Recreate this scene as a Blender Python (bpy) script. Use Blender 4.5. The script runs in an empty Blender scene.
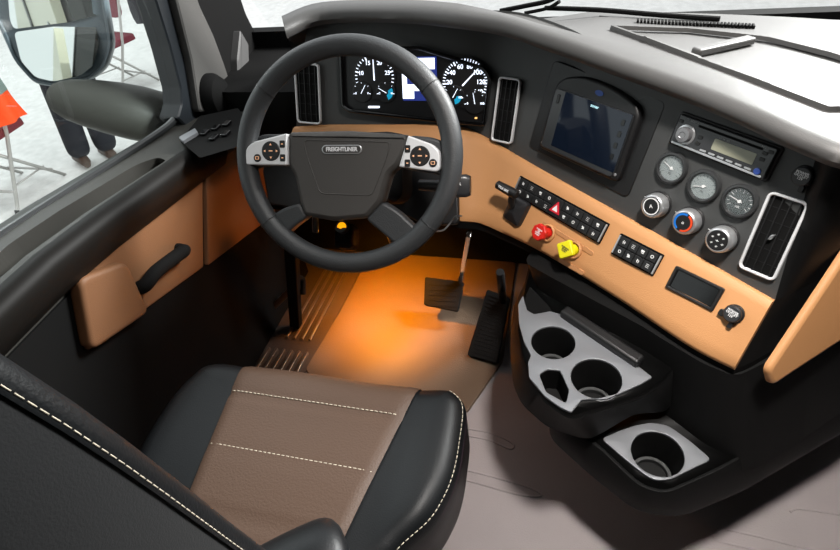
import bpy, bmesh, math, random
from mathutils import Vector as V3, Matrix
random.seed(4)
PI = math.pi
C = bpy.context.scene.collection
SC = bpy.context.scene

# ------------------------------------------------------------------ camera
FPX = 560.0
CAM = V3((0.44194817, -0.91157994, 1.3509121))
FW = V3((-0.2541705, 0.69832771, -0.66913061))
RI = V3((0.96392443, 0.2394469, -0.11625346))
UP = V3((-0.07903823, 0.67453954, 0.73399548))
cd = bpy.data.cameras.new('camera')
cam = bpy.data.objects.new('camera', cd); C.objects.link(cam)
cd.sensor_width = 36; cd.sensor_fit = 'HORIZONTAL'; cd.lens = 36 * FPX / 840
cd.clip_start = 0.02; cd.clip_end = 200
m = Matrix((RI, UP, -FW)).transposed().to_4x4(); m.translation = CAM
cam.matrix_world = m
SC.camera = cam

def ray(p): return RI * ((p[0] - 420) / FPX) - UP * ((p[1] - 275) / FPX) + FW
def on(p, ax, v):                       # where the sight line of a photo point meets the plane x/y/z = v
    d = ray(p); return CAM + d * ((v - CAM[ax]) / d[ax])
def onp(p, P, N):
    d = ray(p); return CAM + d * ((P - CAM).dot(N) / d.dot(N))

class Frame:
    """a plane of the place: origin O, X to the right, Y up along it, Z out of it"""
    def __init__(s, O, X, Y):
        s.O = V3(O); s.X = V3(X).normalized(); Y = V3(Y)
        s.Y = (Y - s.X * Y.dot(s.X)).normalized(); s.Z = s.X.cross(s.Y)
    def pt(s, a, b, c=0): return s.O + s.X * a + s.Y * b + s.Z * c
    def loc(s, p, c=0):
        P = onp(p, s.O + s.Z * c, s.Z) - s.O
        return (P.dot(s.X), P.dot(s.Y))
    def locs(s, ps, c=0): return [s.loc(p, c) for p in ps]
    def at(s, p, c=0):
        a, b = s.loc(p, c); return Frame(s.pt(a, b, c), s.X, s.Y)
    def fit(s, q, c=0, rot=True):        # q = TL TR BR BL of a rectangle lying on the plane
        P = [V3((*s.loc(p, c), 0)) for p in q]
        ctr = (P[0] + P[1] + P[2] + P[3]) / 4
        w = ((P[1] - P[0]).length + (P[2] - P[3]).length) / 2
        h = ((P[3] - P[0]).length + (P[2] - P[1]).length) / 2
        X, Y = s.X, s.Y
        if rot:
            u = (P[1] - P[0]) + (P[2] - P[3]); v = (P[0] - P[3]) + (P[1] - P[2])
            an = math.atan2(u.y, u.x) * .5 + (math.atan2(v.y, v.x) - PI / 2) * .5
            X = s.X * math.cos(an) + s.Y * math.sin(an); Y = s.Z.cross(X)
        return Frame(s.pt(ctr.x, ctr.y, c), X, Y), w, h
    def tilt(s, ax, deg):                # turned about its own X or Y
        R = Matrix.Rotation(math.radians(deg), 3, s.X if ax == 'x' else s.Y if ax == 'y' else s.Z)
        return Frame(s.O, R @ s.X, R @ s.Y)
    @property
    def M(s):
        m = Matrix((s.X, s.Y, s.Z)).transposed().to_4x4(); m.translation = s.O; return m
WORLD = Frame((0, 0, 0), (1, 0, 0), (0, 1, 0))

# ------------------------------------------------------------------ materials
MATS = {}
def srgb(c):
    return tuple((x / 255 / 12.92) if x / 255 <= .04045 else ((x / 255 + .055) / 1.055) ** 2.4 for x in c)
def mat(name, col, rough=.5, metal=0, bump=0, bscale=200, var=0, vscale=6, spec=.5, coat=0, emit=None, es=1, sheen=0):
    if name in MATS: return MATS[name]
    m = bpy.data.materials.new(name); m.use_nodes = True; nt = m.node_tree
    b = nt.nodes['Principled BSDF']; c = (*srgb(col), 1)
    b.inputs['Base Color'].default_value = c; b.inputs['Roughness'].default_value = rough
    b.inputs['Metallic'].default_value = metal; b.inputs['Specular IOR Level'].default_value = spec
    b.inputs['Coat Weight'].default_value = coat
    b.inputs['Sheen Weight'].default_value = sheen
    tc = nt.nodes.new('ShaderNodeTexCoord')
    if var:
        n = nt.nodes.new('ShaderNodeTexNoise'); n.inputs['Scale'].default_value = vscale; n.inputs['Detail'].default_value = 5
        nt.links.new(tc.outputs['Object'], n.inputs['Vector'])
        mr = nt.nodes.new('ShaderNodeMapRange'); mr.inputs['To Min'].default_value = 1 - var; mr.inputs['To Max'].default_value = 1 + var
        nt.links.new(n.outputs['Fac'], mr.inputs['Value'])
        mx = nt.nodes.new('ShaderNodeVectorMath'); mx.operation = 'SCALE'; mx.inputs[0].default_value = c[:3]
        nt.links.new(mr.outputs[0], mx.inputs['Scale']); nt.links.new(mx.outputs[0], b.inputs['Base Color'])
    if bump:
        n = nt.nodes.new('ShaderNodeTexNoise'); n.inputs['Scale'].default_value = bscale; n.inputs['Detail'].default_value = 3
        nt.links.new(tc.outputs['Object'], n.inputs['Vector'])
        bp = nt.nodes.new('ShaderNodeBump'); bp.inputs['Strength'].default_value = bump; bp.inputs['Distance'].default_value = .002
        nt.links.new(n.outputs['Fac'], bp.inputs['Height']); nt.links.new(bp.outputs[0], b.inputs['Normal'])
    if emit:
        b.inputs['Emission Color'].default_value = (*srgb(emit), 1); b.inputs['Emission Strength'].default_value = es
    MATS[name] = m; return m
def glassmat(name, tint=(255, 255, 255), r=.02, k=1.0):
    if name in MATS: return MATS[name]
    m = bpy.data.materials.new(name); m.use_nodes = True; nt = m.node_tree
    nt.nodes.remove(nt.nodes['Principled BSDF']); out = nt.nodes['Material Output']
    t = nt.nodes.new('ShaderNodeBsdfTransparent'); t.inputs[0].default_value = (*srgb(tint), 1)
    g = nt.nodes.new('ShaderNodeBsdfGlossy'); g.inputs['Roughness'].default_value = r
    f = nt.nodes.new('ShaderNodeLayerWeight'); pw5 = nt.nodes.new('ShaderNodeMath'); pw5.operation = 'POWER'; pw5.inputs[1].default_value = 5
    nt.links.new(f.outputs['Facing'], pw5.inputs[0])
    mu = nt.nodes.new('ShaderNodeMath'); mu.operation = 'MULTIPLY_ADD'; mu.inputs[1].default_value = .9 * k; mu.inputs[2].default_value = .04 * k
    nt.links.new(pw5.outputs[0], mu.inputs[0])
    mx = nt.nodes.new('ShaderNodeMixShader')
    nt.links.new(mu.outputs[0], mx.inputs[0]); nt.links.new(t.outputs[0], mx.inputs[1]); nt.links.new(g.outputs[0], mx.inputs[2])
    nt.links.new(mx.outputs[0], out.inputs[0]); MATS[name] = m; return m

DASH = mat('dash_plastic', (60, 61, 61), .5, bump=.25, bscale=900, var=.05)
DTOP = mat('dash_top_plastic', (66, 65, 64), .45, bump=.25, bscale=700, var=.05)
BLK = mat('black_plastic', (24, 24, 25), .42, bump=.15, bscale=800)
POD = mat('lower_console_plastic', (13, 13, 13), .55, bump=.2, bscale=800, spec=.2)
MATT = mat('matte_black', (12, 12, 12), .9, spec=.15)
GLOSS = mat('gloss_black', (8, 8, 9), .12)
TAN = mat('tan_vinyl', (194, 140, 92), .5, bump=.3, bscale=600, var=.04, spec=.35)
TANSH = mat('tan_vinyl_shaded', (120, 83, 56), .55, bump=.3, bscale=600, var=.05, spec=.35)  # tan vinyl darkened, weaker light on the door put into the colour
SILV = mat('satin_silver', (192, 194, 196), .33, metal=.75)
SILP = mat('silver_paint', (214, 215, 217), .4, metal=.1)
CHR = mat('chrome', (225, 225, 228), .12, metal=1)
LEA = mat('black_leather', (17, 19, 21), .44, spec=.3, bump=.16, bscale=420, var=.06)
LEB = mat('brown_leather', (80, 61, 49), .48, spec=.35, bump=.45, bscale=260, var=.07)
CLO = mat('black_cloth', (7, 9, 12), .9, bump=.15, bscale=900, var=.3, vscale=400, sheen=.05)
RUBW = mat('wheel_leather', (46, 48, 50), .5, bump=.4, bscale=380, var=.04)
HUBM = mat('hub_plastic', (58, 56, 54), .55, bump=.25, bscale=700)
THR = mat('pale_thread', (205, 195, 175), .8)
WHT = mat('white_print', (225, 225, 225), .6)
GRYP = mat('grey_print', (150, 152, 152), .6)
MAT = mat('grey_vinyl_floor', (156, 147, 147), .55, bump=.45, bscale=300, var=.08, vscale=9)
RUB = mat('black_rubber', (20, 20, 20), .85, bump=.3, bscale=300, spec=.12)
ALU = mat('ribbed_metal', (120, 108, 96), .35, metal=.8)
RED = mat('red_plastic', (205, 32, 22), .4)
YEL = mat('yellow_plastic', (226, 216, 20), .4)
LIT = mat('lit_white', (230, 235, 240), .5, emit=(225, 235, 255), es=1.6)
LITC = mat('lit_cyan', (10, 140, 170), .5, emit=(0, 130, 170), es=.8)
LITD = mat('lit_blue_display', (30, 40, 90), .4, emit=(30, 45, 120), es=.9)
PILL = mat('grey_pillar_cloth', (64, 63, 61), .8, bump=.3, bscale=500)
GLS = glassmat('window_glass', (246, 250, 249), .0, 1.0)
WSH = glassmat('windshield_glass', (250, 252, 252), .0, .8)

# ------------------------------------------------------------------ mesh builder
def rrect(w, h, r, n=5):
    r = min(r, w / 2 - 1e-5, h / 2 - 1e-5); P = []
    for cx, cy, a0 in ((w/2-r, h/2-r, 0), (-w/2+r, h/2-r, 90), (-w/2+r, -h/2+r, 180), (w/2-r, -h/2+r, 270)):
        for i in range(n + 1):
            a = math.radians(a0 + 90 * i / n); P.append((cx + r * math.cos(a), cy + r * math.sin(a)))
    return P
def circ(r, n=32, cx=0, cy=0, ph=0): return [(cx + r * math.cos(ph + 2*PI*i/n), cy + r * math.sin(ph + 2*PI*i/n)) for i in range(n)]
def area2(P): return sum(P[i][0]*P[(i+1) % len(P)][1] - P[(i+1) % len(P)][0]*P[i][1] for i in range(len(P)))
def ccw(P): return list(P) if area2(P) > 0 else list(reversed(P))
def offset(P, d):                        # inward by d (P counter-clockwise)
    n = len(P); out = []
    for i in range(n):
        a, b, c = V3((*P[i-1], 0)), V3((*P[i], 0)), V3((*P[(i+1) % n], 0))
        e1 = (b - a); e2 = (c - b)
        if e1.length < 1e-9: e1 = e2
        if e2.length < 1e-9: e2 = e1
        n1 = V3((-e1.y, e1.x, 0)).normalized(); n2 = V3((-e2.y, e2.x, 0)).normalized()
        k = n1 + n2; L = k.length
        k = n1 if L < 1e-6 else k / L
        s = d / max(.5, k.dot(n1)); out.append((b.x + k.x * s, b.y + k.y * s))
    return out
def rpoly(P, r, n=5):                    # polygon with rounded corners
    P = ccw(P); N = len(P); out = []
    for i in range(N):
        a, b, c = V3(P[i-1]), V3(P[i]), V3(P[(i+1) % N])
        u = (a - b); w = (c - b); ru = r[i] if isinstance(r, (list, tuple)) else r
        k = min(ru, u.length * .45, w.length * .45)
        p, q = b + u.normalized() * k, b + w.normalized() * k
        for j in range(n + 1):
            t = j / n; out.append(tuple(p * (1-t)**2 + b * 2*t*(1-t) + q * t*t))
    return out
def catmull(P, n=6, closed=False):
    P = [V3(p) for p in P]; N = len(P); out = []
    for i in range(N if closed else N - 1):
        if closed: a, b, c, d = P[i-1], P[i], P[(i+1) % N], P[(i+2) % N]
        else: a, b, c, d = P[max(i-1, 0)], P[i], P[i+1], P[min(i+2, N-1)]
        for j in range(n):
            t = j / n
            out.append(.5 * ((2*b) + (c-a)*t + (2*a-5*b+4*c-d)*t*t + (3*b-a-3*c+d)*t**3))
    if not closed: out.append(P[-1])
    return out
class MB:
    def __init__(s): s.v = []; s.f = []
    def add(s, vs, fs):
        k = len(s.v); s.v += [V3(v) for v in vs]; s.f += [tuple(i + k for i in f) for f in fs]; return s
    def loops(s, L, cap0=True, cap1=True, closed=True, wrap=False):
        n = len(L[0]); vs = [p for l in L for p in l]; fs = []
        R = len(L)
        for r in range(R if wrap else R - 1):
            r2 = (r + 1) % R
            for i in range(n if closed else n - 1):
                j = (i + 1) % n; fs.append((r*n+i, r*n+j, r2*n+j, r2*n+i))
        if cap0: fs.append(tuple(reversed(range(n))))
        if cap1: fs.append(tuple(range((R-1)*n, R*n)))
        return s.add(vs, fs)
    def plate(s, P, z0, z1, bev=0, draft=0):
        P = ccw(P); L = []
        L.append([(x, y, z0) for x, y in (offset(P, -draft) if draft else P)])
        if bev:
            for k in range(4):
                a = PI/2 * k / 3
                L.append([(x, y, z1 - bev + bev * math.sin(a)) for x, y in offset(P, bev * (1 - math.cos(a)))])
        else: L.append([(x, y, z1) for x, y in P])
        return s.loops(L)
    def ring(s, A, B, z0, z1, bev=0):    # A outer, B inner (same count)
        A, B = ccw(A), ccw(B)
        L = [[(x, y, z0) for x, y in A], [(x, y, z1 - bev) for x, y in A]]
        if bev: L += [[(x, y, z1) for x, y in offset(A, bev)], [(x, y, z1) for x, y in offset(B, -bev)]]
        L += [[(x, y, z1 - bev) for x, y in B], [(x, y, z0) for x, y in B]]
        return s.loops(L, False, False, wrap=True)
    def lathe(s, prof, seg=40, c=(0, 0), sx=1, sy=1):   # prof = [(r, z)...]
        L = [[(c[0] + sx * r * math.cos(2*PI*i/seg), c[1] + sy * r * math.sin(2*PI*i/seg), z) for i in range(seg)] for r, z in prof]
        return s.loops(L)
    def tube(s, P, r, seg=10, closed=False, cap=True, sq=None):
        P = [V3(p) for p in P]; N = len(P); R = r if isinstance(r, (list, tuple)) else [r] * N
        T = []
        for i in range(N):
            a = P[i-1] if (i or closed) else P[0]; b = P[(i+1) % N] if (i < N-1 or closed) else P[-1]
            T.append((b - a).normalized())
        u = T[0].orthogonal().normalized(); L = []
        for i in range(N):
            u = (u - T[i] * u.dot(T[i])).normalized(); w = T[i].cross(u)
            L.append([P[i] + (u * math.cos(2*PI*k/seg) + w * math.sin(2*PI*k/seg)) * R[i] for k in range(seg)])
        return s.loops(L, cap and not closed, cap and not closed, wrap=closed)
    def box(s, x0, x1, y0, y1, z0, z1):
        return s.loops([[(x0,y0,z0),(x1,y0,z0),(x1,y1,z0),(x0,y1,z0)], [(x0,y0,z1),(x1,y0,z1),(x1,y1,z1),(x0,y1,z1)]])
    def rbox(s, w, h, z0, z1, r=.003, bev=.001, c=(0, 0)):
        return s.plate([(x + c[0], y + c[1]) for x, y in rrect(w, h, r)], z0, z1, bev)
    def grid(s, rows): return s.loops(rows, False, False, closed=False)
    def bar(s, a, b, w, h, up=(0, 0, 1)):  # rectangular bar from a to b
        a, b = V3(a), V3(b); t = (b - a).normalized(); x = t.cross(V3(up)).normalized(); y = x.cross(t)
        L = [[p + x*w/2*i + y*h/2*j for i, j in ((-1,-1),(1,-1),(1,1),(-1,1))] for p in (a, b)]
        return s.loops(L)
    def xf(s, M):
        s.v = [M @ v for v in s.v]; return s

def mesh(name, mb, m, sharp=35, smooth=True):
    me = bpy.data.meshes.new(name); me.from_pydata([tuple(v) for v in mb.v], [], mb.f)
    b = bmesh.new(); b.from_mesh(me)
    bmesh.ops.remove_doubles(b, verts=b.verts, dist=1e-6)
    bmesh.ops.recalc_face_normals(b, faces=b.faces)
    for f in b.faces: f.smooth = smooth and len(f.verts) <= 4
    ca = math.radians(sharp)
    for e in b.edges:
        if len(e.link_faces) == 2:
            try: e.smooth = e.calc_face_angle() < ca
            except ValueError: pass
    b.to_mesh(me); b.free(); me.materials.append(m); return me
PM = {}
def link(name, me, parent=None, frame=None):
    o = bpy.data.objects.new(name, me); C.objects.link(o)
    if parent: o.parent = parent
    if frame: o.matrix_world = frame.M
    return o
def obj(name, mb, m, parent=None, frame=None, world=False, sharp=35, bev=0, sub=0, label=None):
    if world and parent is not None:
        inv = PM[parent.name].inverted(); mb.xf(inv)
    o = link(name, mesh(name, mb, m, sharp), parent, frame)
    if parent: PM[o.name] = PM[parent.name]
    else: PM[o.name] = frame.M if frame else Matrix()
    if bev:
        q = o.modifiers.new('bevel', 'BEVEL'); q.width = bev; q.segments = 3; q.limit_method = 'ANGLE'; q.angle_limit = math.radians(40)
    if sub:
        q = o.modifiers.new('subsurf', 'SUBSURF'); q.levels = sub; q.render_levels = sub
    if label: o['label'] = label
    return o
def thing(name, label, cat, frame=None, group=None):
    o = bpy.data.objects.new(name, None); C.objects.link(o); o.empty_display_size = .03
    fr = frame or WORLD; o.matrix_world = fr.M; PM[o.name] = fr.M
    o['label'] = label; o['category'] = cat
    if group: o['group'] = group
    return o
def tag(o, label, cat, group=None):
    o['label'] = label; o['category'] = cat
    if group: o['group'] = group
    return o
def struct(o): o['kind'] = 'structure'; return o
def org(p): return Frame(p, (1, 0, 0), (0, 1, 0))
def boolean(mb, cutters, name='solid'):
    o = bpy.data.objects.new('tmp', mesh('tmp', mb, BLK)); C.objects.link(o); tmp = [o]
    for c in cutters:
        k = bpy.data.objects.new('cut', mesh('cut', c, BLK)); C.objects.link(k); tmp.append(k)
        q = o.modifiers.new('b', 'BOOLEAN'); q.operation = 'DIFFERENCE'; q.object = k; q.solver = 'EXACT'
    dg = bpy.context.evaluated_depsgraph_get()
    me = bpy.data.meshes.new_from_object(o.evaluated_get(dg)); out = MB()
    out.add([v.co.copy() for v in me.vertices], [tuple(p.vertices) for p in me.polygons])
    for t in tmp: bpy.data.objects.remove(t)
    return out
def holed(outline, holes, z0, z1, bev=0):
    cu = bpy.data.curves.new('flat', 'CURVE'); cu.dimensions = '2D'; cu.fill_mode = 'BOTH'
    cu.extrude = (z1 - z0) / 2 - bev; cu.bevel_depth = bev; cu.bevel_resolution = 2
    for k, P in enumerate([outline] + holes):
        if k == 0 and bev: P = offset(ccw(P), bev)
        elif bev: P = offset(ccw(P), -bev)
        sp = cu.splines.new('POLY'); sp.points.add(len(P) - 1); sp.use_cyclic_u = True
        for q, p in zip(sp.points, P): q.co = (p[0], p[1], 0, 1)
    o = bpy.data.objects.new('tmp', cu); C.objects.link(o)
    me = bpy.data.meshes.new_from_object(o.evaluated_get(bpy.context.evaluated_depsgraph_get())); bpy.data.objects.remove(o)
    return MB().add([v.co + V3((0, 0, (z0 + z1) / 2)) for v in me.vertices], [tuple(p.vertices) for p in me.polygons])
def text(s, size, m, parent, x=0, y=0, z=0, rot=0, name='lettering', ext=.0002, sx=1, bold=0, lead=1):
    cu = bpy.data.curves.new('txt', 'FONT'); cu.body = s; cu.size = size; cu.extrude = ext
    cu.align_x = 'CENTER'; cu.align_y = 'CENTER'; cu.offset = bold; cu.space_line = lead; cu.resolution_u = 3
    o = bpy.data.objects.new('tmp', cu); C.objects.link(o)
    me = bpy.data.meshes.new_from_object(o.evaluated_get(bpy.context.evaluated_depsgraph_get()))
    bpy.data.objects.remove(o)
    me.transform(Matrix.Translation((x, y, z)) @ Matrix.Rotation(rot, 4, 'Z') @ Matrix.Scale(sx, 4, (1, 0, 0)))
    me.materials.clear(); me.materials.append(m); me.name = name
    p = link(name, me, parent); PM[p.name] = PM[parent.name]; return p
def copy_tree(o, parent=None, root=True):
    c = o.copy(); C.objects.link(c)
    if parent: c.parent = parent
    for ch in list(o.children): copy_tree(ch, c, False)
    return c

# ------------------------------------------------------------------ the planes of the dashboard
U = V3((.776, -.6307, 0)).normalized(); VD = V3((-.21231674, -.26123645, -.94163534))
F2 = Frame(CAM + ray((682.9, 109.3)) * .98, U, -VD)                       # console face turned to the driver
t20 = math.radians(20)
F1 = Frame((-.05, .35, .80), (1, 0, 0), (0, math.sin(t20), math.cos(t20)))  # gauge face straight ahead
ZT = .52
Lp = [(286,34),(323,20),(400,19),(455,24),(500,31),(540,44),(580,58),(620,73),(680,95),(740,120),(800,148)]
LZ = [.94,.945,.945,.945,.94,.93,.92,.91,.90,.895,.89]
Bp = [(296,127),(330,125),(395,125),(442,125),(470,130),(500,145),(529,162),(575,188),(640,224),(710,263),(775,300)]
Tp = [(268,203),(310,206),(385,214),(440,218),(460,222),(480,224),(502,233),(545,254),(620,300),(690,347),(735,370)]
Lc = [on(p, 2, z) for p, z in zip(Lp, LZ)]
Bc = []
for i, p in enumerate(Bp):
    a = onp(p, F1.O, F1.Z); b = onp(p, F2.O, F2.Z); k = min(1, max(0, (i - 3) / 3)); k = k*k*(3-2*k)
    Bc.append(a * (1 - k) + b * k)
Tc = [on(p, 2, ZT) for p in Tp]
e1 = (Bc[10] - Bc[6]).normalized(); e2 = (Tc[10] - Bc[8])
F3 = Frame(Bc[8], e1, -(e2 - e1 * e2.dot(e1)))                             # tan switch face below it
# fascia top row just behind the lip
Kc = []
for i, p in enumerate(Lp):
    fr = F1 if i < 4 else F2; q = Lc[i].copy()
    a = onp(p, F1.O, F1.Z); b = onp(p, F2.O, F2.Z); k = min(1, max(0, (i - 3) / 3)); k = k*k*(3-2*k)
    g = a * (1-k) + b * k; n = (F1.Z * (1-k) + F2.Z * k).normalized()
    Kc.append(q - n * max(0, (q - g).dot(n)))
    Kc[-1].z = max(Kc[-1].z, Lc[i].z - .01)
for n_, Q in (('L', Lc), ('K', Kc), ('B', Bc), ('T', Tc)): print(n_, [tuple(round(x, 3) for x in q) for q in Q])
print('F3 normal', F3.Z)
# passenger side: the dashboard falls away to the right and forward
RD = V3((.75, .66, 0)).normalized()
side = [.0, .10, .35, .75]
Bend = Bc[10]; 
SL = [Lc[10] + V3((.055, -.035, -.004)), Lc[10] + V3((.14, .02, -.01)), Lc[10] + V3((.38, .22, -.02)), Lc[10] + V3((.66, .45, -.02))]
SB = [Bend + V3((.03, .02, 0)), Bend + V3((.10, .075, 0)), Bend + V3((.36, .25, 0)), Bend + V3((.62, .46, 0))]
ST = [Tc[10] + V3((.03, .02, 0)), Tc[10] + V3((.10, .08, 0)), Tc[10] + V3((.34, .28, 0)), Tc[10] + V3((.64, .52, 0))]

dash = thing('dashboard', 'curved charcoal truck dashboard wrapping around the driver, tan lower face and silver cup trays', 'dashboard', org((.45, .35, .5)))
def pw(name, mb, m, **k): return obj(name, mb, m, dash, world=True, **k)
# upper pad: windshield edge -> ridge -> lip -> underside
LL = catmull(Lc + SL, 6); KK = catmull(Kc, 6) + catmull([Kc[-1]] + [p + V3((0, .03, -.02)) for p in SL], 6)[1:]
Wp = [(-.34,.50,.80),(-.25,.60,.80),(0,.66,.80),(.15,.66,.80),(.28,.65,.81),(.38,.62,.83),(.47,.60,.845),(.57,.565,.85),(.72,.52,.855),(.86,.47,.86),(.96,.44,.86),
      (1.05,.43,.86),(1.14,.46,.86),(1.28,.52,.86),(1.42,.60,.86)]
WW = catmull(Wp, 6)
N = len(LL); rows = []
ks = [max(0, min(1, (i - 18) / 18)) for i in range(N)]
def fwd(i):
    d = (WW[i] - LL[i]); d.z = 0; return d.normalized()
prof = []
for i in range(N):
    L = LL[i]; d = fwd(i); K = KK[i]
    R1 = L + V3((0, 0, .012)) + d * .004; R2 = L + V3((0, 0, .020)) + d * .022
    k = ks[i]
    # over the gauges the pad is a short hood that drops behind; to the right it is a wide shelf
    R3a = L + V3((0, 0, .022)) + d * .06; R3b = L.lerp(WW[i], .30) + V3((0, 0, .014))
    R4a = L + V3((0, 0, -.03)) + d * .12; R4b = L.lerp(WW[i], .7) + V3((0, 0, .006))
    prof.append([K + V3((0, 0, -.004)), L + V3((0, 0, -.012)) + d * .008, L, R1, R2, R3a.lerp(R3b, k), R4a.lerp(R4b, k), WW[i], WW[i] + V3((0, .06, -.012))])
up = MB().grid([[prof[i][j] for i in range(N)] for j in range(len(prof[0]))])
# left end cap
up.add(prof[0], [tuple(range(len(prof[0])))])
pw('upper_pad', up, DTOP, sharp=50)
pw('light_gap_filler', MB().box(-.60, -.26, .40, .72, .60, .74), MATT)  # added block, stops light leaking in past the dashboard's left end
# fascia
BBc = catmull(Bc, 6) + catmull([Bc[-1]] + SB, 6)[1:]
for nm_, i0, i1, mm_ in (('fascia', 0, 61, DASH), ('passenger_fascia', 60, N, POD)):
    fr = MB().grid([[KK[i] for i in range(i0, i1)], [KK[i].lerp(BBc[i], .5) for i in range(i0, i1)], [BBc[i] for i in range(i0, i1)], [BBc[i] + V3((0, .05, -.02)) for i in range(i0, i1)]])
    pw(nm_, fr, mm_, sharp=60)
# tan face (driver + console only)
TT = catmull(Tc, 6); B2 = catmull(Bc, 6); n2 = len(TT)
def nrm(i):
    e = (B2[min(i+1, n2-1)] - B2[max(i-1, 0)]).normalized(); d = (TT[i] - B2[i]); return d.cross(e).normalized() * (1)
rows = []
sg = 1 if nrm(30).dot(F3.Z) > 0 else -1
for t, o_ in ((0, -.008), (0, .006), (.03, .011), (.15, .012), (.35, .012), (.6, .012), (.8, .012), (.94, .011), (.99, .006), (1, -.004), (1.0, -.03)):
    rows.append([B2[i].lerp(TT[i], t) + nrm(i) * sg * o_ for i in range(n2)])
tb = MB().grid(rows)
tb.add([r[-1] for r in rows], [tuple(range(len(rows)))])
tb.add([r[0] for r in rows], [tuple(range(len(rows)))])
pw('tan_face', tb, TAN, sharp=50, label='tan vinyl lower face carrying the switches')
F3 = Frame(F3.O + F3.Z * .012, F3.X, F3.Y)
# underside and passenger skin below the fascia
T3 = catmull(Tc, 6) + catmull([Tc[-1]] + ST, 6)[1:]
un = MB().grid([[p + V3((0, 0, .004)) for p in T3], [p + V3((0, 0, -.02)) for p in T3], [p + V3((0, .10, -.03)) + V3((-.02, .06, 0)) for p in T3]])
pw('underside', un, MATT)
n3 = len(T3)
sk = MB().grid([[BBc[i] for i in range(60, n3)], [T3[i] for i in range(60, n3)]])
pw('passenger_face', sk, POD)
print('SIDE', [tuple(round(x,3) for x in p) for p in SB + ST])

kn = F3c = V3((0, 0, 0))
KF = Frame(Bc[2].lerp(Tc[2], .5) + V3((0, -.022, .008)), Tc[3] - Tc[1], Bc[2] - Tc[2])
kp = rpoly(KF.locs([(262,170),(272,150),(300,146),(440,146),(457,158),(459,224),(425,226),(400,212),(300,210),(268,204)]), .012)
obj('knee_cover', MB().plate(kp, -.03, 0, .005).xf(PM[dash.name].inverted() @ KF.M), BLK, dash)
# glove box door: tan slab on the passenger side
gp = ST[1] + V3((.66, -.75, 0)) * .045
GF = Frame(gp, RD, (-.20, .22, 1))
gpo = GF.locs([(769,371),(773,387),(840,343),(960,270),(980,80),(920,140),(841,263)])
pw('glove_box_door', MB().plate(rpoly(gpo, .012), -.012, 0, .008).xf(GF.M), TAN, sharp=40, label='tan glove box door on the passenger side')
print('glove', gp, GF.Z, gpo)

# ---- lower console with the cup trays
Z1, Z2 = .455, .33
def poly(ps, z): return [on(p, 2, z) for p in ps]
top1 = [on(p, 2, Z1) for p in [(522,292),(515,325),(520,356),(530,382),(545,402),(571,419),(605,408),(645,396),(668,378)]]
bot1 = [on(p, 2, .36) for p in [(514,310),(510,350),(513,385),(522,405),(548,428),(588,440),(604,432),(634,414),(668,412)]]
back = [V3((.70, -.08)), V3((.60, .10)), V3((.42, .30)), V3((.36, .22))]
def rl(pts, z, r=.02): return [(x, y, z) for x, y in rpoly([(p.x, p.y) for p in pts], r)]
pod = MB().loops([rl(bot1 + back, .36), rl(bot1 + back, .372), rl(top1 + back, Z1 - .006), [(x, y, Z1) for x, y in offset(rpoly([(p.x, p.y) for p in top1 + back], .02), .005)]], True, False)
top2 = [on(p, 2, Z2) for p in [(560,428),(592,441),(640,487),(667,494),(724,468),(850,396)]]
bot2 = [on(p, 2, .25) for p in [(548,434),(592,474),(638,510),(682,515),(744,489),(862,420)]]
back2 = [V3((1.35, .35)), V3((.9, .30)), V3((.45, .25))]
pod2 = MB().loops([rl(bot2 + back2, .24, .03), rl(bot2 + back2, .26, .03), rl(top2 + back2, Z2 - .008, .03), [(x, y, Z2) for x, y in offset(rpoly([(p.x, p.y) for p in top2 + back2], .03), .006)]], True, False)
# riser between pod and tan face
ris_t = [on(p, 2, ZT - .012) for p in [(524,262),(560,282),(640,325),(700,362),(735,377)]]
ris_b = [on(p, 2, Z2 - .02) for p in [(560,352),(610,390),(668,424),(714,460),(752,470)]]
bk = [V3((1.3, .32)), V3((.9, .32)), V3((.45, .35))]
b_t = [V3((.86, -.13)), V3((1.3, .20))]
b_b = [on((800, 436), 2, Z2), V3((1.34, .20))]
ris = MB().loops([rl(ris_b + b_b + bk, Z2 - .03, .03), rl([V3((a.x*.6+b.x*.4, a.y*.6+b.y*.4)) for a, b in zip(ris_b + b_b + bk, ris_t + b_t + bk)], Z2 + .05, .03), rl(ris_t + b_t + bk, ZT - .012, .02)])
base = MB().loops([rl([V3((.40,.0)), V3((.58,-.12)), V3((.72,-.14)), V3((.86,-.06)), V3((1.3,.25)), V3((1.3,.5)), V3((.42,.5))], .001, .03),
                   rl([V3((.36,.0)), V3((.55,-.16)), V3((.72,-.19)), V3((.88,-.10)), V3((1.3,.22)), V3((1.3,.5)), V3((.38,.5))], .30, .03)])
cups = [((553, 344), Z1, .0435), ((596, 380), Z1, .0465), ((657, 455), Z2, .0475)]
cc = [(on(p, 2, z), r) for p, z, r in cups]
slotp = [on(p, 2, Z1) for p in [(539,376),(547,371),(560,372),(569,392),(566,405),(546,394)]]
hc = [circ(r, 48, c.x, c.y) for c, r in cc]; hs = rpoly([(p.x, p.y) for p in slotp], .006)
o1 = offset(rpoly([(p.x, p.y) for p in top1 + back], .02), .005); o2 = offset(rpoly([(p.x, p.y) for p in top2 + back2], .03), .006)
k1 = holed(o1, [hc[0], hc[1], hs], Z1 - .003, Z1); pod.add(k1.v, k1.f)
k2 = holed(o2, [hc[2]], Z2 - .003, Z2); pod2.add(k2.v, k2.f); pod2b = pod2
pw('upper_pod', pod, POD, sharp=40); pw('lower_pod', pod2b, POD, sharp=40); pw('riser', ris, POD, sharp=40); pw('console_base', base, POD)
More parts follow.
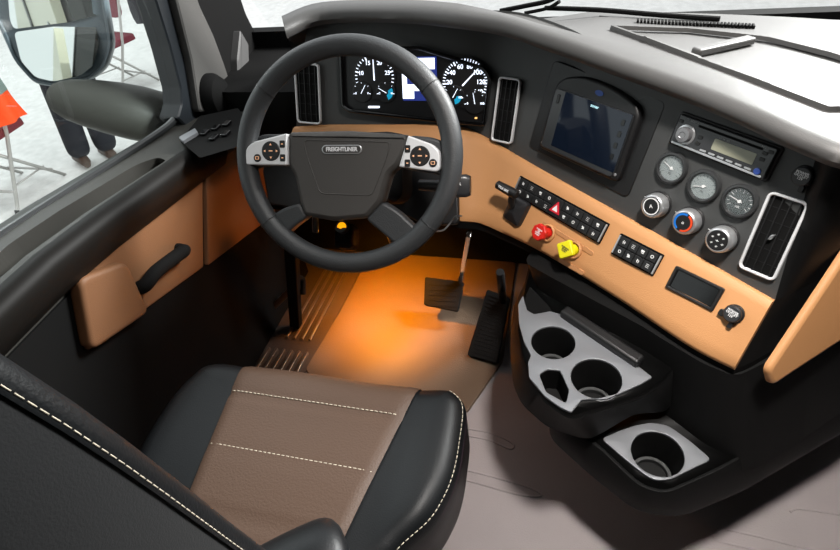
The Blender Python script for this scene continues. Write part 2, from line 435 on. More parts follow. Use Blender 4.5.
# silver trays
tr1 = [on(p, 2, Z1) for p in [(523,297),(527,312),(534,316),(550,313),(568,318),(592,336),(612,352),(642,371),(652,379),(640,386),(618,396),(598,401),(582,401),(577,407),(571,414),(560,409),(545,398),(529,379),(528,364),(531,357),(524,344),(519,325),(518,306)]]
q1 = [(p.x, p.y) for p in tr1]
tray = holed(rpoly(q1, .004, 3), [hc[0], hc[1], hs], Z1 + .0003, Z1 + .006, .0012)
TRAYM = mat('tray_silver', (128, 130, 134), .42, metal=.35)
ty = pw('cup_tray', tray, TRAYM, sharp=40, label='silver tray with two cup holes')
tr2 = [on(p, 2, Z2) for p in [(601,440),(620,432),(634,427),(650,424),(668,427),(690,443),(711,461),(690,471),(670,481),(655,482),(644,476),(625,461)]]
tray2 = holed(rpoly([(p.x, p.y) for p in tr2], .01, 3), [hc[2]], Z2 + .0003, Z2 + .006, .0012)
pw('single_cup_tray', tray2, TRAYM, sharp=40, label='silver tray with one cup hole')
for c, r in cc:
    w = MB().loops([[(c.x + q * math.cos(a * PI / 20), c.y + q * math.sin(a * PI / 20), z) for a in range(40)] for q, z in ((r + .001, c.z + .004), (r - .004, c.z - .01), (r - .006, c.z - .078), (r - .012, c.z - .083))], False, True)
    cw = pw('cup_well', w, POD, sharp=30)
    rr = MB().lathe([(r - .012, c.z - .083), (r - .010, c.z - .078), (r - .016, c.z - .077), (r - .018, c.z - .083)], 40, (c.x, c.y))
    obj('rubber_ring', MB().ring(circ(r - .009, 40, c.x, c.y), circ(r - .016, 40, c.x, c.y), c.z - .083, c.z - .072, .001).xf(Matrix()), DASH, cw, world=True)
pw('slot_well', MB().loops([[(x, y, z) for x, y in offset(ccw(hs), i)] for z, i in ((Z1 - .001, 0), (Z1 - .05, .004))], False, True), POD)
# raised rear divider and phone slot behind the cups
a, b = on((563, 315), 2, Z1), on((640, 367), 2, Z1)
d_ = (b - a).normalized(); up_ = V3((0, 0, 1))
pw('divider_bar', MB().bar(a + V3((0, 0, .010)), b + V3((0, 0, .010)), .026, .026), BLK, bev=.006)
pw('pen_slot', MB().loops([rl([on(p, 2, Z1) for p in [(524,302),(533,320),(556,318),(548,306),(530,288)]], Z1 + .001, .003), rl([on(p, 2, Z1) for p in [(524,302),(533,320),(556,318),(548,306),(530,288)]], Z1 + .003, .003)]), MATT)

# storage tray on top of the pad (open bins)
def topz(p):  # height of the wide shelf near a point
    best = min(range(N), key=lambda i: ((LL[i].lerp(WW[i], .5) - p).length))
    return best
binp = [on(p, 2, .895) for p in [(607,27),(690,23),(770,32),(840,50),(960,90),(930,120),(840,114),(826,116),(760,92),(700,68),(640,42)]]
bq = rpoly([(p.x, p.y) for p in binp], .015)
def shelf(x, y, dz):
    bi = min(range(N), key=lambda i: min((LL[i].lerp(WW[i], t) - V3((x, y, .89))).length for t in (.15, .3, .5, .7, .9)))
    L, W = LL[bi], WW[bi]; d = (W - L); t = max(0, min(1, ((V3((x, y, 0)) - L).xy.dot(d.xy)) / d.xy.length_squared))
    return L.z + (W.z - L.z) * t + .021 * min(1, t * 8) * (1 - .65 * t) + dz
ri = MB(); A_ = ccw(bq); B_ = offset(A_, .012)
LLs = [[(x, y, shelf(x, y, -.004)) for x, y in A_], [(x, y, shelf(x, y, .006)) for x, y in offset(A_, .002)], [(x, y, shelf(x, y, .006)) for x, y in offset(A_, .009)], [(x, y, shelf(x, y, -.002)) for x, y in B_]]
ri.loops(LLs, False, False)
pw('bin_rim', ri, DTOP, sharp=50)
pa, pb = on((694, 58), 2, .895), on((752, 37), 2, .895)
pa.z = shelf(pa.x, pa.y, .004); pb.z = shelf(pb.x, pb.y, .004)
pw('bin_divider', MB().bar(pa, pb, .022, .014), DTOP, bev=.004)

# ---- recess panel around the tablet
G, w, h = F2.fit([(556,59),(665,103),(630,199),(528,146)])
o_ = obj('display_surround', MB().plate(rrect(w, h, .012), -.004, .003, .002).xf(PM[dash.name].inverted() @ G.M), BLK, dash)
tb_ = thing('dash_tablet', 'black touchscreen tablet docked in the middle of the dashboard face', 'tablet', None)
G, w, h = F2.fit([(562,80),(645,107),(622,184),(541,146)], .004)
tb_.matrix_world = G.M; PM[tb_.name] = G.M
obj('dock', MB().plate(rpoly([(-w/2,-h/2),(w/2,-h/2),(w/2,h/2),(w*.12,h/2+.02),(-w*.22,h/2+.022),(-w/2,h/2)], [.014,.014,.03,.05,.05,.03]), -.003, .014, .006), BLK, tb_)
S = obj('case', MB().plate(rrect(w*.90, h*.84, .008), .012, .021, .002).xf(Matrix.Translation((0, -.004, 0))), mat('tablet_case', (48, 50, 52), .3), tb_)
TF = Frame(G.O, G.X, G.Y); sq_ = [V3((*TF.loc(p, .021), 0)) for p in [(565,92),(631,114),(616,171),(551,148)]]
scx = sum((p for p in sq_), V3((0,0,0))) / 4; sw = ((sq_[1]-sq_[0]).length + (sq_[2]-sq_[3]).length) / 2; sh = ((sq_[3]-sq_[0]).length + (sq_[2]-sq_[1]).length) / 2
scr = obj('screen', MB().rbox(sw, sh, .0205, .0214, .002, .0002, (scx.x, scx.y)), mat('tablet_screen', (14, 20, 30), .06, emit=(20, 34, 56), es=.12), tb_)
text('zonar', .0085, mat('pale_blue_print', (170, 215, 225), .5, emit=(170, 215, 225), es=.5), scr, scx.x - .004, scx.y + sh/2 - .008, .0217, bold=.0002)
obj('maker_badge', MB().lathe([(.0075, 0), (.0075, .0008)], 24, (.006, h/2 + .001), 1.3, .7).xf(Matrix.Translation((0, 0, .0142))), mat('blue_badge', (30, 80, 170), .4), tb_)
for sx in (-1, 1):
    for k in range(4):
        if sx < 0 and k: continue
        obj('side_button', MB().rbox(.008, .018 if sx < 0 else .011, .020, .0222, .002, .0006, (sx * w * .385, h*.27 - k * .022)), GLOSS, tb_)
for sx in (-1, 1):
    obj('dock_screw', MB().lathe([(.003, .013), (.003, .0155), (.001, .016)], 12, (sx * w * .46, -h * .40)), SILV, tb_)

# ---- radio
G, w, h = F2.fit([(683,110),(784,148),(768,184),(669,142)], .003)
rad = thing('car_radio', 'single slot stereo with a round volume knob and pale display in the console face', 'radio', G)
obj('sleeve', MB().plate(rrect(w, h, .005), -.006, .004, .002), BLK, rad)
obj('faceplate', MB().plate(rrect(w*.955, h*.90, .004), .003, .011, .0025), mat('radio_face', (38, 38, 40), .22), rad)
obj('disc_slot', MB().rbox(w*.62, .004, .0105, .0116, .0015, .0003, (w*.05, h*.30)), MATT, rad)
obj('lower_trim', MB().rbox(w*.90, .0035, .0105, .0122, .0012, .0004, (0, -h*.385)), SILV, rad)
kx = -w*.345; ky = -h*.06
kb = obj('volume_ring', MB().lathe([(h*.29, .010), (h*.29, .0115), (h*.26, .0125)], 40, (kx, ky)), SILV, rad)
obj('volume_knob', MB().lathe([(h*.23, .011), (h*.225, .020), (h*.20, .023), (h*.10, .0235), (h*.08, .0225)], 40, (kx, ky)), mat('knob_grey', (120, 120, 122), .25, metal=.5), rad)
obj('display', MB().rbox(w*.40, h*.32, .0105, .0116, .002, .0003, (w*.135, -h*.02)), mat('lcd_olive', (148, 148, 128), .25), rad)
for k in range(6):
    obj('preset_button', MB().rbox(w*.062, .0032, .0108, .0128, .001, .0005, (-w*.125 + k*w*.088, -h*.30)), SILV, rad)
obj('source_button', MB().lathe([(.0055, .011), (.0055, .0128), (.0045, .0134)], 24, (w*.40, -h*.28)), mat('blue_button', (40, 70, 150), .3), rad)
for (x, y) in ((-.20, .02), (-.20, -.16), (-.46+.02, .26), (.39, .05), (.39, .22), (.43, .30)):
    obj('small_button', MB().rbox(.008, .005, .0108, .0126, .001, .0004, (w*x, h*y)), BLK, rad)
text('CD  RECEIVER', .0036, GRYP, rad, -w*.33, h*.36, .0113); text('MP3', .004, GRYP, rad, w*.36, h*.36, .0113)
text('AM  FM  AUX', .0032, GRYP, rad, w*.02, h*.19, .0113)

# ---- three round air gauges
gl = [((673,168), 'round pale-faced gauge under the radio volume knob, leftmost of three'), ((705,186), 'round pale-faced gauge between the two others, middle of three'), ((741,201), 'dark-faced round gauge beside the tall vent, rightmost of three')]
for i, (p, lab) in enumerate(gl):
    G = F2.at(p); g = thing('air_gauge', lab, 'gauge', G, 'round gauges under the radio')
    R = .0295
    obj('bezel', MB().lathe([(R, -.002), (R, .007), (R-.002, .010), (R-.005, .0105), (R-.0075, .006), (R-.008, .003)], 48), mat('gauge_bezel', (46, 47, 48), .3), g)
    dc = (132, 140, 140) if i < 2 else (48, 54, 54)  # first two dials paler than the third
    dl = obj('dial', MB().lathe([(R-.0072, .002), (R-.0072, .0046)], 40), mat('dial_%s' % ('pale' if i < 2 else 'dark'), dc, .35), g)
    tk = MB()
    for k in range(13):
        a = math.radians(215 - k * 250 / 12); L = .0036 if k % 3 else .006
        r0 = R - .009; tk.bar((math.cos(a)*(r0-L), math.sin(a)*(r0-L), .0048), (math.cos(a)*r0, math.sin(a)*r0, .0048), .0007, .0003)
    obj('scale', tk, WHT if i == 2 else mat('dark_print', (40, 44, 46), .6), dl)
    text(['PSI', 'PSI', 'AIR'][i], .005, WHT if i == 2 else MATS['dark_print'], dl, 0, -.010, .0049)
    a = math.radians([160, 200, 170][i])
    nd = MB().bar((-math.cos(a)*.005, -math.sin(a)*.005, .0062), (math.cos(a)*.018, math.sin(a)*.018, .0062), .0011, .0008)
    nd.lathe([(.0028, .005), (.0028, .0072)], 16)
    obj('needle', nd, WHT, g)
    obj('lens', MB().lathe([(R-.0075, .0078), (R-.0075, .0082)], 40), glassmat('gauge_lens', (255, 255, 255), .12, 1.6), g)

# ---- climate knobs
kl = [((653,206), 'silver rotary fan knob with a white ring, leftmost of the three climate knobs'), ((685,222), 'silver rotary temperature knob with a blue and red ring'), ((719,240), 'silver rotary air direction knob with airflow symbols, next to the tall vent')]
for i, (p, lab) in enumerate(kl):
    G = F2.at(p, .02); G = Frame(G.O - G.Z * .02, G.X, G.Y)
    k_ = thing('climate_knob', lab, 'knob', G, 'climate control knobs')
    obj('collar', MB().lathe([(.0255, -.001), (.0255, .003), (.024, .005)], 48), BLK, k_)
    R = .0225
    obj('skirt', MB().lathe([(R+.0005, .004), (R+.001, .010), (R, .022), (R-.002, .0255), (R-.004, .0265), (R-.006, .0255)], 48), SILV, k_)
    fc = obj('face', MB().lathe([(R-.0045, .020), (R-.005, .0265), (R-.007, .0268)], 40), BLK, k_)
    if i == 0:
        obj('ring', MB().ring(circ(R-.0065, 40), circ(R-.0085, 40), .0262, .0274), WHT, k_)
        text('A', .010, WHT, fc, 0, 0, .0272, rot=.4)
    elif i == 1:
        for nm, a0, a1, cl in (('cold_arc', 80, 245, (20, 110, 200)), ('hot_arc', -90, 70, (215, 70, 30))):
            r0, r1 = R-.0055, R-.009; A = [math.radians(a0 + (a1-a0)*t/20) for t in range(21)]
            P = [(r0*math.cos(a), r0*math.sin(a)) for a in A] + [(r1*math.cos(a), r1*math.sin(a)) for a in reversed(A)]
            obj(nm, MB().plate(P, .0262, .0274), mat(nm, cl, .4), k_)
        text('o', .009, WHT, fc, 0, 0, .0272)
    else:
        ic = MB()
        for k in range(6):
            a = math.radians(90 + k * 60 + 12); x, y = .0105*math.cos(a), .0105*math.sin(a)
            ic.box(x-.002, x+.002, y-.0003, y+.0003, .0268, .0272); ic.box(x-.0006, x+.0006, y-.0012, y+.0018, .0268, .0272)
            ic.box(x+.001, x+.0022, y+.0008, y+.0018, .0268, .0272)
        ic.box(-.003, .003, -.0006, .0004, .0268, .0272); ic.box(-.0008, .0008, -.0015, .0015, .0268, .0272)
        obj('airflow_icons', ic, WHT, fc)
    obj('pointer', MB().bar((-R-.0015, .003, .0035), (-R-.008, .004, .0035), .0012, .001), WHT, k_)

# ---- tall silver-framed air vents
def vent(F, q, lab, blades=4, lev=None, rot=True):
    G, w, h = F.fit(q, .002, rot)
    v = thing('air_vent', lab, 'air vent', G, 'silver-framed dashboard vents')
    A = rrect(w, h, w*.16, 6); B = rrect(w - .009, h - .009, w*.10, 6)
    obj('frame', MB().ring(A, B, -.002, .006, .0015), SILP, v, label='silver rectangular frame')
    obj('duct', MB().plate(rrect(w-.008, h-.008, w*.1), -.004, .0005), MATT, v)
    for k in range(blades):
        x = -w/2 + .0045 + (w - .009) * (k + .5) / blades
        obj('louver', MB().bar((x, -h/2+.006, .0022), (x, h/2-.006, .0022), .0016, .004, (0, 0, 1)), BLK, v, bev=.0004)
    hx = MB(); n = max(4, int(h / .022))
    for k in range(1, n): y = -h/2 + h*k/n; hx.box(-w/2+.006, w/2-.006, y-.0004, y+.0004, .0004, .0012)
    obj('rear_vanes', hx, BLK, v)
    if lev is not None: obj('lever', MB().plate(rpoly([(-.004,-.006),(.002,-.004),(.005,.006),(-.001,.004)], .001), .003, .0075, .001), SILV, v)
    return v
vent(F2, [(768,189),(809,203),(776,284),(741,266)], 'tall silver-framed air vent at the right end of the console face', 4, 1)
Fm = Frame(onp((508,108), F1.O, F1.Z).lerp(onp((508,108), F2.O, F2.Z), .62), (U * .55 + V3((1, 0, 0)) * .45), F1.Y * .5 + F2.Y * .5)
# keep the small vents on the curved fascia
def fascia_frame(p):
    best = None
    for i in range(N - 1):
        a, b, c, d2 = KK[i], KK[i+1], BBc[i], BBc[i+1]
        n = (b - a).cross(c - a).normalized()
        P = onp(p, a, n); e = (b - a)
        t = (P - a).dot(e) / e.length_squared
        if True:
            s = max(0, -t, t - 1)
            if best is None or s < best[0]:
                best = (s, P, (d2 - c + b - a).normalized(), (a - c).normalized())
    return Frame(best[1], best[2], best[3])
Fa = fascia_frame((508, 108)); Fb = fascia_frame((308, 95))
Fa = Frame(Fa.O + Fa.Z * .004, Fa.X, Fa.Y); Fb = Frame(Fb.O + Fb.Z * .008, Fb.X, Fb.Y)
vent(Fa, [(499,76),(522,79),(512,145),(492,140)], 'silver-framed air vent between the gauge cluster and the tablet', 4)
vent(Fb, [(295,63),(321,63),(320,124),(297,123)], 'silver-framed air vent left of the gauge cluster, behind the steering wheel', 4)

# ---- 12 volt outlets
def outlet(F, p, lab, txt):
    G = F.at(p, .008); G = Frame(G.O - G.Z * .008, G.X, G.Y)
    o = thing('power_outlet', lab, 'power outlet', G, 'capped power outlets')
    obj('socket', MB().lathe([(.0165, -.002), (.0165, .004), (.0145, .006)], 36), BLK, o)
    cp = obj('cap', MB().lathe([(.0135, .004), (.0145, .008), (.0145, .014), (.0125, .016)], 36), mat('outlet_cap', (40, 41, 43), .4), o)
    obj('tab', MB().plate(rrect(.008, .012, .003), .004, .009, .001).xf(Matrix.Translation((.006, -.019, 0))), BLK, o)
    text(txt, .0054, WHT, cp, 0, .001, .0163, bold=.0001, lead=.8)
    return o
outlet(F2, (803, 176), 'black capped power outlet above the tall vent', 'POWER\nOUTLET\n12V')
o = outlet(F3, (733, 314), 'black capped power outlet on the tan face, beside the empty slot', 'POWER\nOUTLET\n12V')
obj('latch', MB().plate(rrect(.010, .012, .003), .002, .010, .001).xf(Matrix.Translation((-.016, -.008, 0))), BLK, o)

# ---- switch panels on the tan face
def glyph(k, m_, par, x, y, z):
    g = MB(); r = random.Random(k)
    s = .0034
    kind = k % 5
    if kind == 0: g.box(x-s, x+s, y-.0003, y+.0005, z, z+.0003); g.box(x-s*.6, x-s*.2, y-s, y+s, z, z+.0003); g.box(x+s*.3, x+s*.7, y-s, y+s*.6, z, z+.0003)
    elif kind == 1: g.ring(circ(s, 14, x, y), circ(s*.6, 14, x, y), z, z+.0003)
    elif kind == 2:
        for j in range(3): g.box(x-s, x+s, y-s+j*s*.9, y-s+j*s*.9+.0007, z, z+.0003)
    elif kind == 3: g.plate([(x-s, y-s), (x+s, y-s*.6), (x+s*.3, y+s)], z, z+.0003); g.box(x-s, x-s*.3, y, y+s, z, z+.0003)
    else: g.box(x-s, x+s, y-s*.2, y+s*.9, z, z+.0003); g.box(x-s*.5, x+s, y-s, y-s*.5, z, z+.0003)
    return obj('icon', g, m_, par)
def switchpanel(q, cols, lab, hazard):
    G, w, h = F3.fit(q, .002)
    p = thing('switch_panel', lab, 'switch panel', G, 'rocker switch panels on the tan face')
    obj('housing', MB().plate(rrect(w, h, .002), -.004, .003, .001), MATT, p)
    for sx in (-1, 1): obj('end_clip', MB().rbox(.0035, h*.86, .002, .0058, .001, .0008, (sx*(w/2-.003), 0)), SILV, p)
    W = w - .013; slots = []
    nH = 2 * cols if hazard else cols
    hz = .026 if hazard else 0
    cw = (W - hz) / nH; x = -W / 2
    kk = 0
    for c in range(nH):
        if hazard and c == cols:
            hb = obj('hazard_switch', MB().rbox(hz - .001, h*.84, .002, .0062, .001, .001, (x + hz/2, 0)), BLK, p)
            cx = x + hz/2
            obj('red_triangle', MB().plate(rpoly([(cx-.0145,-.012),(cx+.0145,-.012),(cx,.0140)], .002), .006, .0078, .0006), mat('hazard_red', (205, 25, 45), .35), hb)
            obj('white_triangle', MB().plate([(cx-.0075,-.0080),(cx+.0075,-.0080),(cx,.0060)], .0076, .0082), WHT, hb)
            x += hz
        for r in (0, 1):
            cy = (.22 if r == 0 else -.22) * h
            s = obj('rocker_switch', MB().rbox(cw - .0008, h*.41, .002, .0066 if r else .0058, .0008, .0009, (x + cw/2, cy)), BLK, p)
            glyph(kk, WHT, s, x + cw/2, cy + (.0005), .0067 if r else .0059); kk += 1
        x += cw
    return p
switchpanel([(521,175),(609.5,224.5),(599,245),(513.5,193)], 4, 'long black switch panel with a red hazard triangle, on the tan face', True)
switchpanel([(621,232),(664,256),(653,277),(612,253)], 4, 'short black switch panel of eight rockers on the tan face', False)
# empty slot
G, w, h = F3.fit([(677,263),(724,291),(713,313),(667,287)], .002)
s_ = thing('blank_slot', 'empty rectangular black-framed slot on the tan face, near the outlet', 'slot', G)
obj('frame', MB().ring(rrect(w, h, .003), rrect(w-.013, h-.011, .002), -.004, .006, .0018), BLK, s_)
obj('recess', MB().plate(rrect(w-.012, h-.010, .002), -.004, -.001), MATT, s_)
obj('glass_cover', MB().rbox(w-.0135, h-.0115, .0005, .0015, .001, .0002), GLOSS, s_)

# flat strips by the brake valves, groove shade painted in as darker tan
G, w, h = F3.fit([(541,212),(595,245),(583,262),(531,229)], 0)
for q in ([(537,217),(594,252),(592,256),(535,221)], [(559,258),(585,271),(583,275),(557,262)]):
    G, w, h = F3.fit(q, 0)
    obj('tan_groove_shade', MB().plate(rrect(w, h, h*.45), -.004, .0012, .001).xf(PM[dash.name].inverted() @ G.M), mat('tan_shadow_vinyl', (176, 124, 80), .55), dash)
# ---- brake valves
def valve(p, cap_poly, m_, lab, txt, tm, name):
    G = F3.at(p, .0); o = thing('brake_valve_knob', lab, 'knob', G, 'push-pull brake valves')
    obj('guard_ring', MB().ring(circ(.0195, 36), circ(.0145, 36), -.004, .007, .002), TAN, o, label='tan surround ring')
    obj('shaft', MB().lathe([(.0115, .0), (.0115, .014), (.009, .018), (.009, .030)], 30), m_, o)
    Gk = MB().plate(cap_poly, .028, .037, .0025)
    k = obj('knob', Gk, m_, o); text(txt, .0046, tm, k, 0, .0, .0373, lead=.85, bold=.0001)
    return o
oc = circ(.0185, 8, 0, 0, PI/8)
sc_ = []
for i in range(16):
    a = 2*PI*i/16; r = .0195 if i % 2 else .0172; sc_.append((r*math.cos(a), r*math.sin(a)))
valve((548, 233), rpoly(sc_, .003), RED, 'red scalloped trailer air supply knob on the tan face', 'TRAILER\nAIR\nSUPPLY\nPUSH', WHT, 'r')
valve((574, 250), rpoly([(-.0235, 0), (0, -.0235), (.0235, 0), (0, .0235)], .005), YEL, 'yellow square parking brake knob on the tan face, below the hazard switch', 'PARKING\nBRAKE\nPUSH', mat('dark_print', (40, 44, 46), .6), 'y')
# ---- trailer hand brake lever
G = F3.at((519, 211)); hb = thing('hand_brake_lever', 'black trailer brake lever on a square boot, left end of the tan face', 'lever', G)
w = .0265
bt = MB().loops([[(x*k, y*k, z) for x, y in rrect(2*w, 2*w*1.12, .007)] for k, z in ((1, -.004), (1, .010), (.93, .016), (.5, .024), (.2, .026))])
obj('boot', bt, mat('boot_rubber', (34, 34, 36), .35), hb, sharp=30)
tip = G.loc((496.5, 184), .05); mid = G.loc((513, 193), .045)
tp = V3((tip[0], tip[1], .05)); bs = V3((-.006, .006, .024)); md = V3((mid[0], mid[1], .045))
obj('stem', MB().tube(catmull([bs, bs.lerp(md, .5) + V3((0, 0, .004)), md], 5), [.008]*11, 14), BLK, hb)
d = (tp - md).normalized(); md2 = md - d * .012
grip = MB().tube([md2, md2 + d*.003, md2.lerp(tp, .5), tp - d*.004, tp], [.008, .0110, .0108, .0098, .005], 16)
gr = obj('grip', grip, BLK, hb)
gm = (md2 + tp) / 2
text('TRLR BRK', .0074, WHT, gr, gm.x, gm.y, gm.z + .0128, rot=math.atan2(d.y, d.x) + (PI if d.x < 0 else 0), bold=.0002)

# ------------------------------------------------------------------ instrument cluster
Fc = fascia_frame((405, 82)); Fc = Frame(Fc.O + Fc.Z * .012, (1, 0, 0), Fc.Y)
cl = thing('instrument_cluster', 'lit gauge cluster with two large dials and a screen, seen through the steering wheel', 'gauge cluster', Fc)
cp = Fc.locs([(340,52),(347,47),(420,46),(484,66),(492,76),(486,126),(440,122),(350,112),(342,106)])
A = rpoly(cp, .012)
obj('housing', MB().ring(A, offset(ccw(A), .008), -.02, .012, .002), GLOSS, cl)
obj('back_plate', MB().plate(offset(ccw(A), .002), -.012, -.002), mat('cluster_black', (12, 12, 14), .35), cl)
def dialm(name, p, R, a0, a1, nt, nl, labs, ang, tm=LIT, arc=None):
    first = set(bpy.data.objects)
    x, y = Fc.loc(p)
    d = obj(name, MB().lathe([(R*1.06, -.003), (R*1.06, 0), (R*1.0, .0004)], 48, (x, y)), mat('dial_black', (16, 16, 18), .4), cl)
    s = MB()
    for k in range(nt):
        a = math.radians(a0 + (a1 - a0) * k / (nt - 1)); L = R * (.14 if k % nl else .2)
        s.bar((x + math.cos(a)*(R-L), y + math.sin(a)*(R-L), .0009), (x + math.cos(a)*R*.97, y + math.sin(a)*R*.97, .0009), R*(.035 if k % nl else .055), .0004)
    obj('scale', s, tm, d)
    for k, t in enumerate(labs):
        a = math.radians(a0 + (a1 - a0) * k / (len(labs) - 1))
        text(t, R*.26, tm, d, x + math.cos(a)*R*.68, y + math.sin(a)*R*.68, .0009, name='numeral', bold=.0002)
    a = math.radians(ang); c, q = math.cos(a), math.sin(a)
    n = MB().loops([[(x - c*R*.15 - q*e, y - q*R*.15 + c*e, z) for e, z in ((-R*.03, .003), (R*.03, .003), (R*.03, .004), (-R*.03, .004))],
                    [(x + c*R*.85 - q*e, y + q*R*.85 + c*e, z) for e, z in ((-R*.015, .003), (R*.015, .003), (R*.015, .004), (-R*.015, .004))]])
    obj('needle', n, LIT, d)
    if arc:
        A = [math.radians(arc[0] + (arc[1]-arc[0])*t/10) for t in range(11)]
        P = [(x + R*.8*math.cos(t), y + R*.8*math.sin(t)) for t in A] + [(x + R*.3*math.cos(t), y + R*.3*math.sin(t)) for t in reversed(A)]
        obj('cyan_sector', MB().plate(P, .0005, .0009), LITC, d)
    if nt < 12:
        for o in set(bpy.data.objects) - first: o.data.transform(Matrix.Translation((0, 0, .003)))
sc1 = (V3((*Fc.loc((395,78)), 0)) - V3((*Fc.loc((355,78)), 0))).length / 2
dialm('tachometer', (374.5, 77), sc1*1.0, 215, -35, 26, 5, ['5','10','15','20','25','30'], 90)
dialm('speedometer', (465, 83), sc1*1.07, 212, -32, 33, 4, ['0','20','40','60','80','100','120','140'], 45)
dialm('small_gauge', (362.5, 92), sc1*.46, 190, -10, 5, 4, ['E','F'], 58)
dialm('small_gauge', (386, 92), sc1*.46, 190, -10, 5, 4, ['C','H'], 150, arc=(-70, 30))
dialm('small_gauge', (454, 96), sc1*.46, 190, -10, 5, 4, ['0','150'], 60, arc=(-80, 0))
dialm('small_gauge', (475, 102), sc1*.5, 190, -10, 5, 4, ['0','150'], 100)
G, w, h = Fc.fit([(402,57),(437,57),(436,101),(402,101)], 0, False)
cx, cy = Fc.loc((419.5, 79))
ds = obj('centre_screen', MB().rbox(w, h, -.001, .002, .002, .0005, (cx, cy)), LITD, cl)
sg_ = MB(); sg_.box(cx-w*.5, cx+w*.48, cy-h*.45, cy-h*.12, .0021, .0024); sg_.box(cx-w*.05, cx+w*.45, cy+h*.22, cy+h*.47, .0021, .0024)
sg_.box(cx-w*.5, cx-w*.36, cy-h*.12, cy+h*.3, .0021, .0024)
obj('lit_blocks', sg_, LIT, ds)
dk = MB(); dk.box(cx-w*.16, cx+w*.16, cy-h*.46, cy-h*.27, .0025, .0027)
obj('dark_block', dk, LITD, ds)
text('0 mph\n84.2', .0085, LIT, ds, cx-w*.08, cy+h*.03, .0024, bold=.0002)
x0, y0 = Fc.loc((374, 107)); obj('odometer_strip', MB().rbox(.030, .005, 0, .002, .002, .0005, (x0, y0)), LIT, cl)
x0, y0 = Fc.loc((476, 118)); obj('indicator_lamp', MB().rbox(.006, .004, 0, .002, .001, .0005, (x0, y0)), mat('amber_dot', (240, 190, 120), .5, emit=(255, 190, 110), es=1), cl)

# ------------------------------------------------------------------ steering wheel
tw = math.radians(34); yw = math.radians(6)
nW = V3((math.sin(yw)*math.cos(tw), -math.cos(yw)*math.cos(tw), math.sin(tw)))
xW = V3((0, 0, 1)).cross(nW).normalized()
Wc = V3((0, 0, .795)) + CAM * 0
WF = Frame((0, 0, 0), xW, nW.cross(xW)); WF = WF.at((348, 151)) if False else Frame(CAM + ray((346.5, 157)) * 1.118, xW, nW.cross(xW))
an = math.radians(-1.6); WF = Frame(WF.O, WF.X*math.cos(an) + WF.Y*math.sin(an), WF.Y*math.cos(an) - WF.X*math.sin(an))
sw_ = thing('steering_wheel', 'large dark grey four-spoke truck steering wheel with silver thumb controls and chrome script badge', 'steering wheel', WF)
RO, RM = .2335, .0205
obj('rim', MB().tube([((RO-RM)*math.cos(a*PI/48), (RO-RM)*math.sin(a*PI/48), 0) for a in range(96)], RM, 20, closed=True), RUBW, sw_)
for a in (38, 142, 218, 322):
    a = math.radians(a); c = V3((math.cos(a)*(RO-RM), math.sin(a)*(RO-RM), 0)); t = V3((-math.sin(a), math.cos(a), 0)); r_ = V3((math.cos(a), math.sin(a), 0))
    obj('rim_seam', MB().tube([c + r_*(RM+.0002)*math.cos(k*PI/12) + V3((0, 0, (RM+.0002)*math.sin(k*PI/12))) for k in range(24)], .0009, 6, closed=True), BLK, sw_)
hz_ = -.012
hp = WF.locs([(290,132.5),(350,131),(410,135),(407,152),(400,166),(391,174),(383,202),(369,218),(336,221),(306,216),(302,206),(296,176),(290,166)], .0)
HA = rpoly(hp, .008)
hb_ = MB(); H = ccw(HA)
hb_.loops([[(x, y, -.06) for x, y in offset(H, .012)], [(x, y, -.03) for x, y in H], [(x, y, .002) for x, y in H], [(x, y, .009) for x, y in offset(H, .003)], [(x, y, .013) for x, y in offset(H, .010)]])
hub = obj('hub_cover', hb_, HUBM, sw_, sharp=40)
ip = WF.locs([(305,140),(393,142),(388,160),(374,196),(322,194),(310,160)])
obj('crease', MB().ring(rpoly(ip, .012), offset(rpoly(ip, .012), .0022), .012, .0142, .0009), HUBM, hub)
ex, ey = WF.loc((342, 149.5), .013)
em = obj('badge', MB().plate([(x+ex, y+ey) for x, y in rrect(.082, .0175, .0085, 8)], .012, .0155, .001), SILV, sw_, label='chrome oval badge')
obj('badge_field', MB().plate([(x+ex, y+ey) for x, y in rrect(.077, .0130, .0063, 8)], .0152, .0158), mat('badge_dark', (60, 58, 56), .35), em)
text('FREIGHTLINER', .0112, SILP, em, ex, ey, .0162, bold=.0004, sx=.88, ext=.0005)
def podm(px, mir):
    P = rpoly(WF.locs(px, .004), [.003, .012, .008, .006, .003][:len(px)])
    a = obj('control_pod', MB().plate(P, -.012, .010, .003).xf(Matrix.Translation((0, 0, .009))), SILP, sw_, label='silver control pod with black buttons')
    return a
lp_ = podm([(289.5,134),(256,142.5),(249,149),(247,165),(289.5,165.5)], 1)
rp_ = podm([(409.5,136),(434,145),(441,152),(441,172.5),(400.5,167)], -1)
